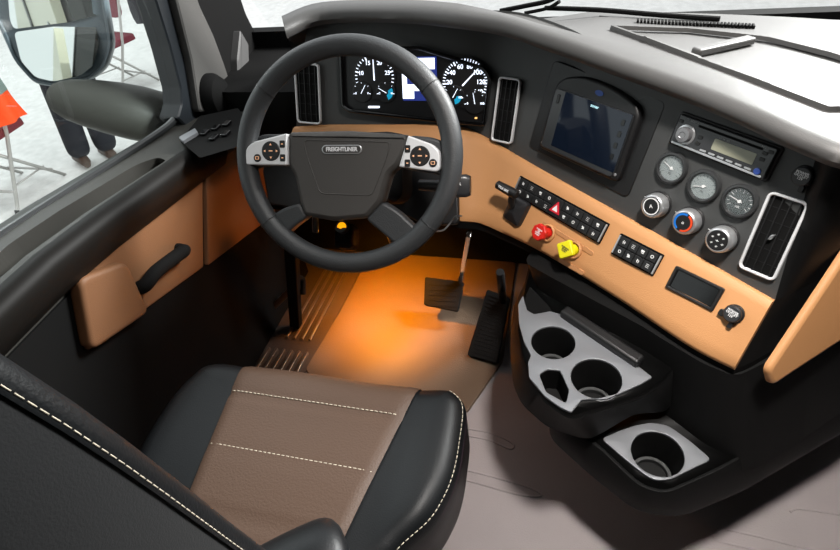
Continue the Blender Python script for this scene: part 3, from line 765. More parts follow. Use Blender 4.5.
for pd, c, sx in ((lp_, (271, 151), 1), (rp_, (420, 156), -1)):
    x, y = WF.loc(c, .019); R = .0185; k0 = len(bpy.data.meshes)
    bt = obj('button_ring', MB().lathe([(R+.001, .009), (R+.001, .0108), (R-.0005, .0118)], 36, (x, y)), BLK, pd)
    gm_ = MB()
    am = mat('pale_amber_print', (225, 175, 140), .5, emit=(240, 170, 120), es=.35)
    for k in range(4):
        a = k*PI/2; q = (x + .0125*math.cos(a), y + .0125*math.sin(a))
        tri = [(q[0] + .0028*math.cos(a+j*2*PI/3), q[1] + .0028*math.sin(a+j*2*PI/3)) for j in range(3)]
        gm_.plate(tri, .0118, .0122)
    gm_.box(x-.004, x+.004, y-.0008, y+.0012, .0118, .0122)
    obj('arrows', gm_, am, bt)
    for dx, dy, ww, hh in ((.0245, .0135, .011, .014), (.0245, -.0135, .011, .014)):
        xx = x + sx*dx; s2 = obj('small_button', MB().rbox(ww, hh, .009, .0115, .002, .0008, (xx, y+dy)), BLK, pd)
        obj('icon', MB().box(xx-.002, xx+.002, y+dy-.001, y+dy+.001, .0115, .0118), am, s2)
    ox, oy = WF.loc((257.5, 158) if sx > 0 else (433, 163), .019)
    rb = obj('round_button', MB().lathe([(.0078, .009), (.0078, .0112), (.0068, .012)], 28, (ox, oy)), BLK, pd)
    obj('icon', MB().ring(rrect(.008, .006, .001), rrect(.0058, .004, .0008), .0119, .0123).xf(Matrix.Translation((ox, oy, 0))), am, rb)
    for ch in pd.children_recursive: ch.data.transform(Matrix.Translation((0, 0, .009)))
    # arm that carries the pod out to the rim
for px in ([(290,166),(262,166),(246,170),(240,160),(243,143),(262,134),(290,134)], [(409,135),(432,137),(455,146),(456,165),(447,176),(420,172),(401,168)]):
    obj('spoke', MB().plate(rpoly(WF.locs(px), .01), -.026, -.002, .006), RUBW, sw_)
for px in ([(309,217),(301,203),(284,208),(262,222),(278,243),(296,226)], [(366,219),(383,201),(400,212),(418,229),(398,246),(380,231)]):
    obj('spoke', MB().plate(rpoly(WF.locs(px), .01), -.022, .006, .006), RUBW, sw_)

# ------------------------------------------------------------------ steering column
CF = Frame(WF.O, xW, nW.cross(xW))
sc2 = thing('steering_column', 'black steering column with shroud behind the wheel and a bright strip below', 'steering column', CF)
obj('shroud', MB().loops([[(x*a, y*b - .02, z) for x, y in rrect(.19, .15, .03)] for a, b, z in ((.7, .8, -.055), (1, 1, -.085), (1.05, 1.05, -.17), (.85, .9, -.23))]), MATT, sc2)
obj('shaft', MB().loops([[(x, y - .03 , z) for x, y in rrect(.07, .07, .015)] for z in (-.2, -.30)] + [[(x*.8, y*.8 - .20, z) for x, y in rrect(.07, .07, .015)] for z in (-.46, -.62)]), BLK, sc2)
# knuckle and dangling bracket under the column
obj('tilt_lever', MB().tube(catmull([(-.09, -.08, -.10), (-.12, -.12, -.13), (-.13, -.16, -.15)], 5), .007, 10), BLK, sc2)
cwp = [CF.loc(p, -.13) for p in [(420,231),(440,231),(447,227),(455,217),(462,216)]]
obj('bright_strip', MB().tube(catmull([(x, y, -.13) for x, y in cwp], 5), .0018, 8), SILV, sc2, label='bright curved metal strip')
# multifunction stalk
SF = CF; x, y = CF.loc((457, 186), -.06)
st = thing('shift_stalk', 'black gear selector stalk sticking out right of the steering wheel', 'stalk', CF.at((457, 186), -.06))
obj('arm', MB().tube([(-.08, .004, -.01), (-.02, 0, 0)], [.011, .013], 16), BLK, st)
e_ = obj('end_barrel', MB().loops([[(z, x, y) for x, y in rrect(.046*k, .040*k, .009)] for z, k in ((-.024, .9), (-.018, 1), (.020, 1), (.028, .85))]), mat('stalk_grey', (40, 40, 42), .35), st)
text('D N R', .009, WHT, e_, -.002, .004, .0205, name='lettering', bold=.0003)

# amber lamp under the column
LF = Frame(on((342, 227), 2, .45), (1, .1, 0), (.1, .75, .66))
fl = thing('footwell_lamp', 'small glowing amber lamp on a black bracket in the footwell behind the wheel', 'lamp', LF)
obj('bracket', MB().loops([[(x*k, y*k + dy, z) for x, y in rrect(.055, .070, .012)] for k, dy, z in ((1, -.02, -.07), (1, -.02, -.022), (.8, -.015, -.01))]), MATT, fl)
obj('base', MB().lathe([(.018, -.014), (.018, .0), (.0155, .003), (.0138, .003)], 28), BLK, fl)
obj('hood', MB().plate([(.017*math.cos(a*PI/12), .017*math.sin(a*PI/12)) for a in range(13, 24)] + [(.006*math.cos(a*PI/12), -.003 + .004*math.sin(a*PI/12)) for a in range(23, 12, -1)], .0, .013), BLK, fl)
obj('lens', MB().lathe([(.013, -.003), (.0135, .002), (.010, .008), (.004, .010)], 28), mat('amber_lens', (255, 170, 20), .3, emit=(255, 170, 10), es=1.1), fl)

# ------------------------------------------------------------------ pedals
BFp = Frame(on((443, 295), 2, .10), (1, .06, 0), (0, .75, .55))
bp = thing('brake_pedal', 'black rubber brake pedal hanging on a bright metal arm', 'pedal', BFp)
P = rpoly(BFp.locs([(425,277),(464,282),(458,312),(424,305)]), .008)
pd = obj('pad', MB().plate(P, -.012, .004, .003), RUB, bp)
rb = MB()
for k in range(5): yy = -.035 + k*.017; rb.bar((-.045, yy, .004), (.045, yy, .004), .005, .003)
obj('tread', rb, RUB, pd)
ax_, ay_ = BFp.loc((460, 281)); tp3 = on((469, 234), 2, .36)
arm = MB().bar(BFp.pt(ax_, ay_ - .004, -.004), tp3, .014, .022, (0, 1, .3))
obj('arm', arm, CHR, bp, world=True, bev=.002, label='bright metal pedal arm')
a_ = on((499, 291), 2, .13); b_ = on((481, 358), 2, .03)
xA = (on((509, 297), 2, .13) - on((488, 288), 2, .13)).normalized()
AF = Frame((a_ + b_) / 2, xA, a_ - b_)
ap = thing('accelerator_pedal', 'long black ribbed accelerator pedal standing on the floor right of the brake', 'pedal', AF)
P = rpoly(AF.locs([(487,289),(509,297),(497,363),(467,355)]), .008)
pd = obj('treadle', MB().plate(P, -.014, 0, .003), RUB, ap)
xs = [p[0] for p in P]; ys = [p[1] for p in P]
rb = MB()
for k in range(16):
    t = .06 + .88 * k / 15; q = [V3((*c, .0005)) for c in AF.locs([(488,290),(508,298),(496,362),(468,354)])]; a2 = q[0].lerp(q[3], t); b2 = q[1].lerp(q[2], t); rb.bar(a2.lerp(b2, .1), a2.lerp(b2, .9), .006, .003)
obj('rib_pattern', rb, RUB, pd)
obj('heel_hinge', MB().bar((-.02, min(ys)+.03, -.016), (.02, min(ys)+.03, -.016), .02, .02), BLK, ap)
obj('pedal_arm', MB().tube([AF.pt(0, max(ys)-.02, -.012), on((500, 272), 2, .28)], .012, 10), BLK, ap, world=True)

# ------------------------------------------------------------------ seat
def dseg(p, a, b):
    ab = (b[0]-a[0], b[1]-a[1]); L = ab[0]**2 + ab[1]**2
    t = 0 if L == 0 else max(0, min(1, ((p[0]-a[0])*ab[0] + (p[1]-a[1])*ab[1]) / L))
    return math.hypot(p[0]-a[0]-t*ab[0], p[1]-a[1]-t*ab[1])
def pillow_fn(out, R, zf):
    out = ccw(out)
    def f(x, y, inside=True):
        d = min(dseg((x, y), out[i-1], out[i]) for i in range(len(out))) if inside else 0
        dr = 0 if d >= R else R - math.sqrt(max(0, R*R - (R-d)**2))
        return zf(x, y) - dr
    return f
def pillow(out, R, zf, depth, rings=7, inner=9):
    out = ccw(out); L = []
    L.append([(x, y, zf(x, y) - depth) for x, y in offset(out, .012)])
    L.append([(x, y, zf(x, y) - depth + .012) for x, y in out])
    for k in range(rings + 1):
        a = PI/2 * k / rings; ins = R * (1 - math.cos(a)); L.append([(x, y, zf(x, y) - R + R*math.sin(a)) for x, y in offset(out, ins)])
    last = offset(out, R); cx = sum(p[0] for p in last)/len(last); cy = sum(p[1] for p in last)/len(last)
    for k in range(1, inner):
        t = k / inner; L.append([(x + (cx-x)*t, y + (cy-y)*t, zf(x + (cx-x)*t, y + (cy-y)*t)) for x, y in last])
    return MB().loops(L)
def sstep(x, a, b):
    t = max(0, min(1, (x-a)/(b-a))); return t*t*(3-2*t)
ZS = .48
seat = thing('driver_seat', 'black and brown leather driver seat with pale stitching, high backrest nearest the camera', 'seat', org((0, -.55, 0)))
rs_ = [on(p, 2, .465) for p in [(440,389),(456,394),(466,409),(463,445),(457,477),(447,502),(432,525),(405,548),(372,575)]]
co = [(p.x, p.y) for p in catmull([(-.30,-.36,0),(-.26,-.312,0),(-.10,-.300,0),(.10,-.303,0)] + [(p.x, p.y, 0) for p in rs_] + [(.05,-.76,0),(-.16,-.75,0),(-.24,-.70,0),(-.30,-.56,0),(-.312,-.44,0)], 6, True)]
def zc(x, y): return ZS + .012 * sstep(abs(x), .17, .25) - .01 * sstep(-y, .5, .75) + .006*math.sin((y+.3)*9)*0
fz = pillow_fn(co, .04, zc)
cu_ = obj('cushion', pillow(co, .04, zc, .15), LEA, seat, world=True, sharp=60)
def bandx(y, s):
    t = (y + .31) / (-.31)           # 0 front .. 1 rear
    return (-.192 + .042*t) if s < 0 else (.186 - .05*t)
rows = []
ys_ = [-.3035, -.305, -.309, -.315, -.325, -.34] + [-.36 - .0133*k for k in range(30)]
def gz(x, y):
    g = .0
    for ys0 in (-.385, -.50, -.615): g += .0035 * math.exp(-((y-ys0)/.005)**2)
    e = min(abs(x - bandx(y, -1)), abs(x - bandx(y, 1))); g += .005 * math.exp(-(e/.005)**2)
    return fz(x, y) + .0085 - g
for y in ys_:
    rows.append([(bandx(y,-1) + (bandx(y,1)-bandx(y,-1))*k/28, y, gz(bandx(y,-1) + (bandx(y,1)-bandx(y,-1))*k/28, y)) for k in range(29)])
f0 = [(x, y + .001, z - .06) for x, y, z in rows[0]]
obj('centre_panel', MB().grid([f0] + rows), LEB, seat, world=True, sharp=60, label='brown leather centre panel')
def stitches(P, m_, par, name='stitching', r=.0009, L=.006, gap=.003, wd=True):
    P = [V3(p) for p in P]; mb = MB(); acc = 0; i = 0
    seg = [(P[i+1]-P[i]).length for i in range(len(P)-1)]; tot = sum(seg)
    def at(s):
        for i, l in enumerate(seg):
            if s <= l or i == len(seg)-1: return P[i].lerp(P[i+1], min(1, s/l if l else 0))
            s -= l
    s = 0
    while s + L < tot: mb.tube([at(s), at(s+L)], r, 5); s += L + gap
    return obj(name, mb, m_, par, world=wd)
for y0 in (-.385, -.50):
    stitches([(bandx(y0,-1) + .004 + (bandx(y0,1)-bandx(y0,-1)-.008)*k/20, y0 + .004, gz(bandx(y0,-1) + .004 + (bandx(y0,1)-bandx(y0,-1)-.008)*k/20, y0+.004)+.0008) for k in range(21)], THR, seat)
# piping along the right-hand edge of the cushion
ed = [p for p in offset(ccw(co), .006) if p[0] > .15 and p[1] < -.305]
ed.sort(key=lambda p: -p[1])
ed = [p for p in ed if p[1] > -.74 and p[0] > .2]
stitches([(x, y, fz(x, y) + .001) for x, y in ed], THR, seat, r=.0008)
obj('edge_piping', MB().tube([(x + .004, y, fz(x, y) - .018) for x, y in ed], .0022, 6), mat('purple_piping', (60, 40, 50), .4), seat, world=True)
# backrest
th = math.radians(7.4)
BF = Frame((0, -.739, .50), (1, 0, 0), (0, -math.sin(th), math.cos(th)))
BF = Frame(BF.O, (1, 0, 0), BF.Y)      # Z = X x Y points backwards or forwards
if BF.Z.y < 0: BF = Frame(BF.O, (-1, 0, 0), BF.Y)
bo = [(p.x, p.y) for p in catmull([(-.24,-.02,0),(-.262,.06,0),(-.268,.25,0),(-.266,.50,0),(-.262,.72,0),(-.19,.80,0),(.19,.80,0),(.262,.72,0),(.266,.50,0),(.268,.25,0),(.262,.06,0),(.24,-.02,0)], 6, True)]
def zb(x, y): return .022 * sstep(abs(x), .15, .235) - .02
fb = pillow_fn(bo, .012, zb)
k = pillow(bo, .012, zb, .10).xf(BF.M)
obj('backrest', k, CLO, seat, world=True, sharp=60, label='black cloth backrest')
# leather front bolster lip
lipb = MB(); O_ = ccw(bo)
lr = []
for ins, dz in ((-.001, -.013), (-.0015, -.009), (.0005, -.004), (.004, -.001), (.012, .0012), (.045, .002), (.07, .001)):
    lr.append([(x, y, (zb(x, y) - 0) + dz + .0012) for x, y in offset(O_, ins)])
lipb.loops(lr, False, False).xf(BF.M)
obj('bolster', lipb, LEA, seat, world=True, sharp=70)
stitches([BF.pt(x, y, zb(x, y) - .0095) for x, y in [p for p in offset(O_, -.0012)] if abs(x) > .2 and x * BF.X.x > 0], THR, seat, r=.0004, L=.0042, gap=.0014)
gb = [(bx, by) for bx, by in ((-.15, .03), (.15, .03), (.155, .6), (-.155, .6))]
obj('back_panel', MB().plate(rpoly(gb, .03), -.03, -.014, .004).xf(BF.M), LEB, seat, world=True, label='brown leather backrest panel')
obj('rear_shell', MB().plate(offset(O_, .015), -.15, -.115, .012).xf(BF.M), BLK, seat, world=True)
# armrest stub
sp = [(.06,-.84,.66),(.12,-.78,.668),(.17,-.738,.672),(.205,-.712,.672),(.222,-.700,.668)]
sp = catmull(sp, 5)
ar = obj('armrest', MB().tube(sp, [.060]*(len(sp)-6) + [.0595, .058, .054, .046, .033, .012], 24), LEA, seat, world=True, sharp=70)
arc = [on(p, 2, .74) for p in [(318,552),(330,544),(343,540),(357,540),(369,545),(378,552)]]
# base
obj('seat_pan', MB().loops([rl([V3((-.27,-.34)), V3((.26,-.345)), V3((.21,-.62)), V3((.1,-.78)), V3((-.2,-.78))], z, .03) for z in (.27, .345)]), BLK, seat, world=True)
bl = MB()
for k in range(5):
    z = .10 + k*.035
    bl.loops([rl([V3((-.19+i,-.38-i)), V3((.19-i,-.38-i)), V3((.19-i,-.74+i)), V3((-.19+i,-.74+i))], zz, .03) for zz, i in ((z, .012), (z+.017, 0), (z+.035, .012))])
obj('suspension_bellows', bl, RUB, seat, world=True)
obj('pedestal', MB().loops([rl([V3((-.2,-.37)), V3((.2,-.37)), V3((.2,-.76)), V3((-.2,-.76))], z, .03) for z in (.0, .11)]), BLK, seat, world=True)

# ------------------------------------------------------------------ floor, mat, walls
fl_ = struct(obj('floor', MB().box(-.62, 1.45, -1.7, .72, -.06, 0), MAT))
rdg = MB()
def ridge(ps, r=.004):
    P = [on(p, 2, .0) for p in ps]; rdg.tube(catmull(P, 5), r, 8)
ridge([(462,428),(490,433),(512,443),(510,449),(488,440),(461,435)], .003)
ridge([(456,468),(490,476),(530,488),(541,496),(520,495),(480,484),(453,477)], .003)
ridge([(716,533),(722,529),(760,537),(800,547),(845,556)], .003)
ridge([(712,536),(718,541),(760,551),(800,561)], .003)
ridge([(790,512),(800,509),(840,515),(870,520)], .003)
ridge([(398,275),(405,271),(430,273),(441,280),(440,296),(428,303),(398,298),(395,286),(398,275)], .003)
struct(obj('trim_1', rdg, MAT))
# footwell mat
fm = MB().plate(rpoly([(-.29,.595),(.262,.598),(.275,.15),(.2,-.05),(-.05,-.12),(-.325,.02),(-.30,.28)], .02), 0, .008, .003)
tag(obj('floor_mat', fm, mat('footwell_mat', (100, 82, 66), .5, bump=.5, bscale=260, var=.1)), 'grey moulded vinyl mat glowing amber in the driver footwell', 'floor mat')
# ribbed metal step strip by the door
stp = thing('ribbed_step', 'narrow ribbed metal sill strip between the mat and the door', 'sill strip', org((-.385, .3, 0)))
r_ = MB()
for k in range(4): x = -.425 + k*.027; r_.bar((x, .56, .013), (x - .01, .135, .013), .008, .008)
obj('ribs', r_, ALU, stp, world=True, bev=.002)
obj('plate', MB().loops([[(-.59,.595,z),(-.294,.595,z),(-.302,.28,z),(-.328,-.1,z),(-.59,-.1,z)] for z in (0, .007)]), mat('shaded_step_plate', (62, 52, 46), .55, bump=.3, bscale=200), stp, world=True)  # widened over the left floor, footwell shade put into its dark colour
r_ = MB()
for k in range(6): x = -.475 + k*.027; r_.bar((x, .085, .012), (x - .004, -.02, .012), .009, .014)
obj('grille', r_, ALU, stp, world=True, bev=.002)
# firewall
struct(obj('wall_front', MB().box(-.62, 1.45, .72, .76, -.06, .79), MATT))
struct(obj('trim_6', MB().box(-.60, 1.40, .60, .72, 0, .62), MATT))
# kick panel bracket left of column
kb_ = thing('pedal_bracket', 'black metal bracket hanging beside the kick panel left of the column', 'bracket', org((-.33, .3, 0)))
P1, P2 = on((291, 240), 2, .40), on((296, 325), 2, .02)
obj('upright', MB().bar(P1, P2, .035, .03, (0, 1, 0)), MATT, kb_, world=True, bev=.004)
P3 = on((303, 283), 2, .2)
obj('hook', MB().tube(catmull([P1.lerp(P2, .4), P3 + V3((0, 0, .02)), P3, P3 + V3((0, -.02, -.03))], 5), .009, 10), MATT, kb_, world=True)
obj('pipe', MB().tube([on((298, 283), 2, .15), on((268, 312), 2, .05)], .011, 12), mat('dull_pipe', (110, 96, 84), .4, metal=.4), kb_, world=True)

# rear, right, roof
HEAD = mat('dark_headliner', (46, 45, 44), .85, bump=.2, bscale=400)
struct(obj('wall_back', MB().box(-.70, 1.45, -1.76, -1.70, -.06, 1.95), HEAD))
struct(obj('ceiling', MB().box(-.70, 1.45, -1.76, .10, 1.92, 1.98), HEAD))
struct(obj('wall_right', MB().box(1.45, 1.50, -1.76, .68, -.06, 1.95), HEAD))  # unseen, built solid without a passenger window to keep light out
# windshield
ws = MB().grid([[V3(p) for p in ((-.36,.52,.80),(-.22,.66,.78),(.1,.72,.78),(.6,.66,.82),(1.0,.54,.84),(1.47,.62,.84))],
                [V3(p) for p in ((-.60,.10,1.93),(-.4,.14,1.93),(.1,.16,1.93),(.6,.14,1.93),(1.0,.12,1.93),(1.47,.10,1.93))]])
struct(obj('window_3', ws, WSH))

# ------------------------------------------------------------------ driver door
def zsill(y): return .78 - .14 * (y + .3) if y > -.3 else .78
door = thing('door_1', 'driver door with grey sill, black armrest roll and tan lower panels', 'door', org((-.56, -.2, .0))); 
del door['label']; del door['category']; door['kind'] = 'structure'
YS = [-1.1, -.8, -.55, -.35, -.2, -.05, .1, .22, .34, .46]
def drow(fx, fz_): return [(fx(y), y, fz_(y)) for y in YS]
sections = [(-.665, -.10), (-.665, -.004), (-.655, .004), (-.64, .006), (-.60, .004), (-.515, 0), (-.505, -.002)]
sill = MB().grid([drow(lambda y, a=a: a, lambda y, b=b: zsill(y) + b) for a, b in sections])
# armrest pocket cut in the sill: built as a dark recess between two lines
pk = [on(p, 2, .75) for p in [(66,228),(70,213),(100,190),(141,164),(158,161),(172,163)]]
body = MB()
pts = []
for y in YS:
    z = zsill(y)
    sec = [(-.665, -.12), (-.665, 0), (-.655, .005), (-.600, .003), (-.53, 0), (-.50, -.001), (-.478, .003), (-.463, .0), (-.455, -.014), (-.458, -.04), (-.475, -.07), (-.50, -.085), (-.50, -.5), (-.52, -.78), (-.66, -.80)]
    pts.append([(a, y, z + b) for a, b in sec])
body.loops(pts)
pkc = rpoly([(-.575,-.34),(-.512,-.46),(-.502,.06),(-.535,.075),(-.56,.03)], [.03,.01,.01,.02,.03])
pcut = MB().loops([[(x, y, zsill(y) + dz) for x, y in pkc] for dz in (-.07, .05)])
body = boolean(body, [pcut])
obj('door_body', body, mat('door_grey_plastic', (50, 49, 46), .5, spec=.35, bump=.2, bscale=700), door, world=True, sharp=30)
rl_ = MB(); L_ = []
for y in [-1.08] + YS[1:8]:
    z = zsill(y); L_.append([(a, y, z + b) for a, b in ((-.492, .002), (-.480, .006), (-.466, .005), (-.453, -.004), (-.448, -.018), (-.450, -.05), (-.47, -.085), (-.505, -.10))])
rl_.loops(L_, closed=True)
obj('armrest_roll', rl_, mat('gloss_roll', (17, 15, 13), .55, spec=.14), door, world=True, sharp=50)
obj('lower_skin', MB().box(-.53, -.494, -1.1, .46, .0, .67), MATT, door, world=True)
obj('pocket_floor', MB().loops([[(x, y, zsill(y) + dz) for x, y in pkc] for dz in (-.072, -.066)]), MATT, door, world=True)
XD = -.497
def dp(ps, t0=XD - .004, t1=XD + .014, r=.008, bev=.004, m_=TANSH, name='tan_panel'):
    P = [on(p, 0, t1) for p in ps]; Q = rpoly([(p.y, p.z) for p in P], r); Q = ccw(Q); L = []
    for dx, ins in ((t0, 0), (t1 - bev, 0), (t1 - bev*.3, bev*.3), (t1, bev)):
        L.append([(dx, y, z) for y, z in offset(Q, ins)])
    return MB().loops(L)
t1_ = obj('tan_panel', dp([(76,268),(203,170),(204,267),(89,351)]), TANSH, door, world=True, sharp=40, label='tan vinyl door panel')
obj('tan_panel', dp([(206,168),(262,128),(276,214),(208,266)]), TANSH, door, world=True, sharp=40)
DF = Frame((XD, 0, 0), (0, 1, 0), (0, 0, 1))
mpo = rpoly([DF.loc(p, .034) for p in [(79,279),(127,261),(150,312),(92,352)]], .022, 8)
obj('map_pocket', holed(mpo, [], .0, .036, .010).xf(DF.M), TANSH, door, world=True, sharp=80)
hd = thing('door_handle', '', 'x'); bpy.data.objects.remove(hd)
a0, a1 = on((143, 282), 0, XD + .035), on((184, 250), 0, XD + .035)
hm = MB().tube(catmull([a0 + V3((-.03, -.005, -.02)), a0 + V3((0, 0, -.01)), a0.lerp(a1, .3), a0.lerp(a1, .75), a1, a1 + V3((-.03, .004, 0))], 5), [.013]*3 + [.016]*18 + [.013]*5, 14)
obj('door_handle', hm, RUB, door, world=True, label='black ribbed pull handle')
# window switch pod on the sill
swp = on((212, 135), 2, .735); 
obj('switch_pod', MB().loops([rl([on(p, 2, z) for p in [(180,141),(200,116),(238,108),(252,128),(240,146),(200,158)]], z, .008) for z in (.715, .742)]), MATT, door, world=True, bev=.003)
P = on((190, 136), 2, .742)
obj('silver_switch', MB().loops([rl([on(p, 2, .742) for p in [(180,140),(196,131),(199,135),(184,144)]], z, .002) for z in (.742, .750)]), TRAYM, door, world=True)
for q in ((205, 133), (216, 128), (227, 124), (214, 138), (226, 134)):
    P = on(q, 2, .744); obj('window_switch', MB().box(P.x-.008, P.x+.008, P.y-.012, P.y+.012, .741, .749), GLOSS, door, world=True, bev=.002)
# mirror-speaker mound at the corner
P = on((217, 97), 0, -.56)
obj('speaker_mound', MB().lathe([(.055, -.03), (.055, .0), (.046, .018), (.03, .025), (.01, .026)], 32, (0, 0), 1, 1.2).xf(Frame(P, (0, 1, 0), (0, 0, 1)).M), MATT, door, world=True)
# window frame (black) and pillar trims
XW = -.60
def xplate(ps, x0, x1, r=.01, at_=None):
    P = [on(p, 0, at_ if at_ is not None else x1) for p in ps]; Q = ccw(rpoly([(p.y, p.z) for p in P], r))
    return MB().loops([[(x0, y, z) for y, z in Q], [(x1 - .004, y, z) for y, z in Q], [(x1, y, z) for y, z in offset(Q, .004)]])
fm_ = MB()
edge = [on(p, 0, -.62) for p in [(150,-14),(155,0),(163,28),(170,55),(178,83),(181,98),(179,112),(172,122),(160,132),(130,152),(60,197),(0,236),(-80,290)]]
fm_.tube(catmull(edge, 4), .010, 10)
obj('window_seal', fm_, mat('seal_black', (30, 32, 33), .3), door, world=True)
struct(obj('trim_2', xplate([(150,-20),(156,0),(170,45),(181,88),(182,104),(178,118),(200,140),(215,140),(204,90),(186,30),(178,-20)], -.66, -.600, .006), mat('frame_black', (26, 30, 34), .35)))
struct(obj('trim_3', xplate([(172,-20),(192,-20),(200,5),(214,35),(225,65),(233,90),(228,112),(200,112),(192,60),(182,20)], -.66, -.575, .012), PILL))
struct(obj('trim_4', xplate([(188,-30),(232,-30),(246,13),(258,37),(290,44),(296,150),(262,170),(225,165),(205,112),(212,60)], -.66, -.585, .01), MATT))
struct(obj('trim_5', xplate([(241,30),(249,44),(251,104),(240,108),(238,60)], -.60, -.560, .006), mat('trim_dark_grey', (74, 74, 74), .5)))
wl = MB().box(-.70, -.64, -1.76, -1.1, -.06, 1.95); wl.box(-.70, -.60, -1.1, .15, 1.55, 1.95); wl.box(-.70, -.60, .46, .68, -.06, .78)
struct(obj('wall_left', wl, HEAD))
struct(obj('window_1', MB().box(-.635, -.63, -1.1, .36, .70, 1.57), GLS))

# ------------------------------------------------------------------ outside the driver window
GZ = -.9
gm2 = mat('speckled_concrete', (205, 205, 203), .9, bump=.3, bscale=60, var=.22, vscale=14)
struct(obj('ground_1', MB().box(-25, 25, -25, 30, GZ - .1, GZ), gm2)).name = 'floor_outside'
# truck flank seen in the mirror
crm = mat('cream_paint', (212, 208, 186), .35)
tbd = thing('truck_body', 'cream painted flank of the truck cab, seen in the side mirror', 'truck body', org((-.72, -3, GZ)))
obj('flank', MB().box(-.76, -.715, -5.5, -1.2, -.4, 2.2), crm, tbd, world=True)
for y0, y1 in ((-2.2, -1.5),):
    obj('side_window', MB().loops([[(x, y, z) for y, z in [(a+(y0+y1)/2, b+1.15) for a, b in rrect(y1-y0, .65, .12)]] for x in (-.765, -.756)]), mat('dark_green_glass', (40, 56, 52), .12), tbd, world=True)
obj('seam_strip', MB().box(-.770, -.756, -2.75, -2.62, -.4, 2.2), BLK, tbd, world=True)
obj('door_skin', MB().box(-.72, -.672, -1.15, .5, -.6, .64), crm, tbd, world=True)
# side mirror
mc = on((56, 42), 0, -.93)
nm = V3((.50, -1.0, .28)).normalized()
MF = Frame(mc, V3((0, 0, 1)).cross(nm) , nm.cross(V3((0, 0, 1)).cross(nm)))
mr = thing('side_mirror', 'grey door mirror with split glass outside the driver window', 'mirror', MF)
mp = MF.locs([(-5,-60),(92,-66),(104,-10),(113,45),(106,68),(92,80),(60,88),(34,84),(14,62),(-14,0)])
MP = ccw(rpoly(mp, .02))
obj('housing', MB().loops([[(x, y, z) for x, y in offset(MP, i)] for i, z in ((.06, -.10), (.02, -.075), (0, -.03), (0, -.004), (.004, .002), (.010, .001), (.012, -.004))]), mat('mirror_shell', (92, 104, 112), .35), mr)
mg = mat('mirror_glass', (225, 232, 230), .02, metal=1)
ug = MF.locs([(4,-60),(86,-62),(93,14),(98,15),(70,22),(14,29),(10,20)]); lg = MF.locs([(14,33),(94,21),(100,45),(96,66),(84,76),(58,82),(40,78),(24,62)])
obj('main_glass', MB().plate(rpoly(ug, .01), -.004, .001), mg, mr, label='upper flat mirror glass')
lm = V3((sum(p[0] for p in lg)/8, sum(p[1] for p in lg)/8, 0))
obj('wide_glass', MB().plate(rpoly(lg, .012), -.004, .002).xf(Matrix.Translation(lm) @ Matrix.Rotation(math.radians(-13), 4, 'X') @ Matrix.Rotation(math.radians(2.5), 4, 'Y') @ Matrix.Translation(-lm + V3((0, 0, .012)))), mg, mr, label='lower wide-view mirror glass')
ap_ = [on(p, 0, x) for p, x in (((50,96),-.90), ((95,104),-.84), ((135,112),-.76), ((184,124),-.665))]
def armloop(c, w, h): return [(c.x + 0, c.y + w*math.cos(k*PI/8), c.z + h*math.sin(k*PI/8)) for k in range(16)]
obj('arm', MB().loops([armloop(p, w, h) for p, w, h in zip(ap_, (.05, .085, .10, .09), (.045, .062, .070, .07))]), mat('mirror_arm_grey', (66, 64, 60), .5), mr, world=True, sub=1)

# folding chairs
TUBE = mat('pale_grey_tube', (170, 168, 165), .4, metal=.3)
BURG = mat('burgundy_cushion', (104, 32, 46), .8, bump=.4, bscale=200)
def fchair(loc, rz, lab, s=1.0):
    ch = thing('folding_chair', lab, 'chair', None, 'folding chairs outside the truck')
    Mx = Matrix.Translation(loc) @ Matrix.Rotation(rz, 4, 'Z') @ Matrix.Scale(s, 4); ch.matrix_world = Mx; PM[ch.name] = Mx
    for sx in (-1, 1):
        x = .22 * sx
        l_ = obj('leg', MB().tube([(x, .24, 0), (x, -.02, .45), (x, -.20, .86)], .012, 10), TUBE, ch)
        obj('leg', MB().tube([(x*.9, -.24, 0), (x*.9, .17, .44)], .011, 10), TUBE, ch)
        obj('foot_cap', MB().tube([(x, .243, 0), (x, .232, .03)], .015, 10), RUB, l_)
        obj('side_brace', MB().tube([(x, .16, .16), (x*.9, -.13, .14)], .006, 8), TUBE, ch)
    obj('crossbar', MB().tube([(-.22, .17, .13), (.22, .17, .13)], .009, 8), TUBE, ch)
    obj('crossbar', MB().tube([(-.2, -.17, .09), (.2, -.17, .09)], .009, 8), TUBE, ch)
    obj('seat', MB().rbox(.42, .40, .435, .485, .05, .02), BURG, ch)
    bk_ = MB().rbox(.42, .24, -.02, .025, .06, .015); bk_.xf(Matrix.Translation((0, -.16, .76)) @ Matrix.Rotation(math.radians(90+14), 4, 'X'))
    obj('backrest', bk_, BURG, ch)
    return ch
ca = on((24, 175), 2, GZ)
fchair(V3((-4.06, 2.04, GZ)), math.radians(180), 'folding chair with burgundy seat and orange safety vest hung over it, nearest the truck', 1.2)
fchair(on((128, 88), 2, GZ), math.radians(165), 'folding chair with burgundy seat beyond the side mirror, with a dark coat on its back', 1.1)
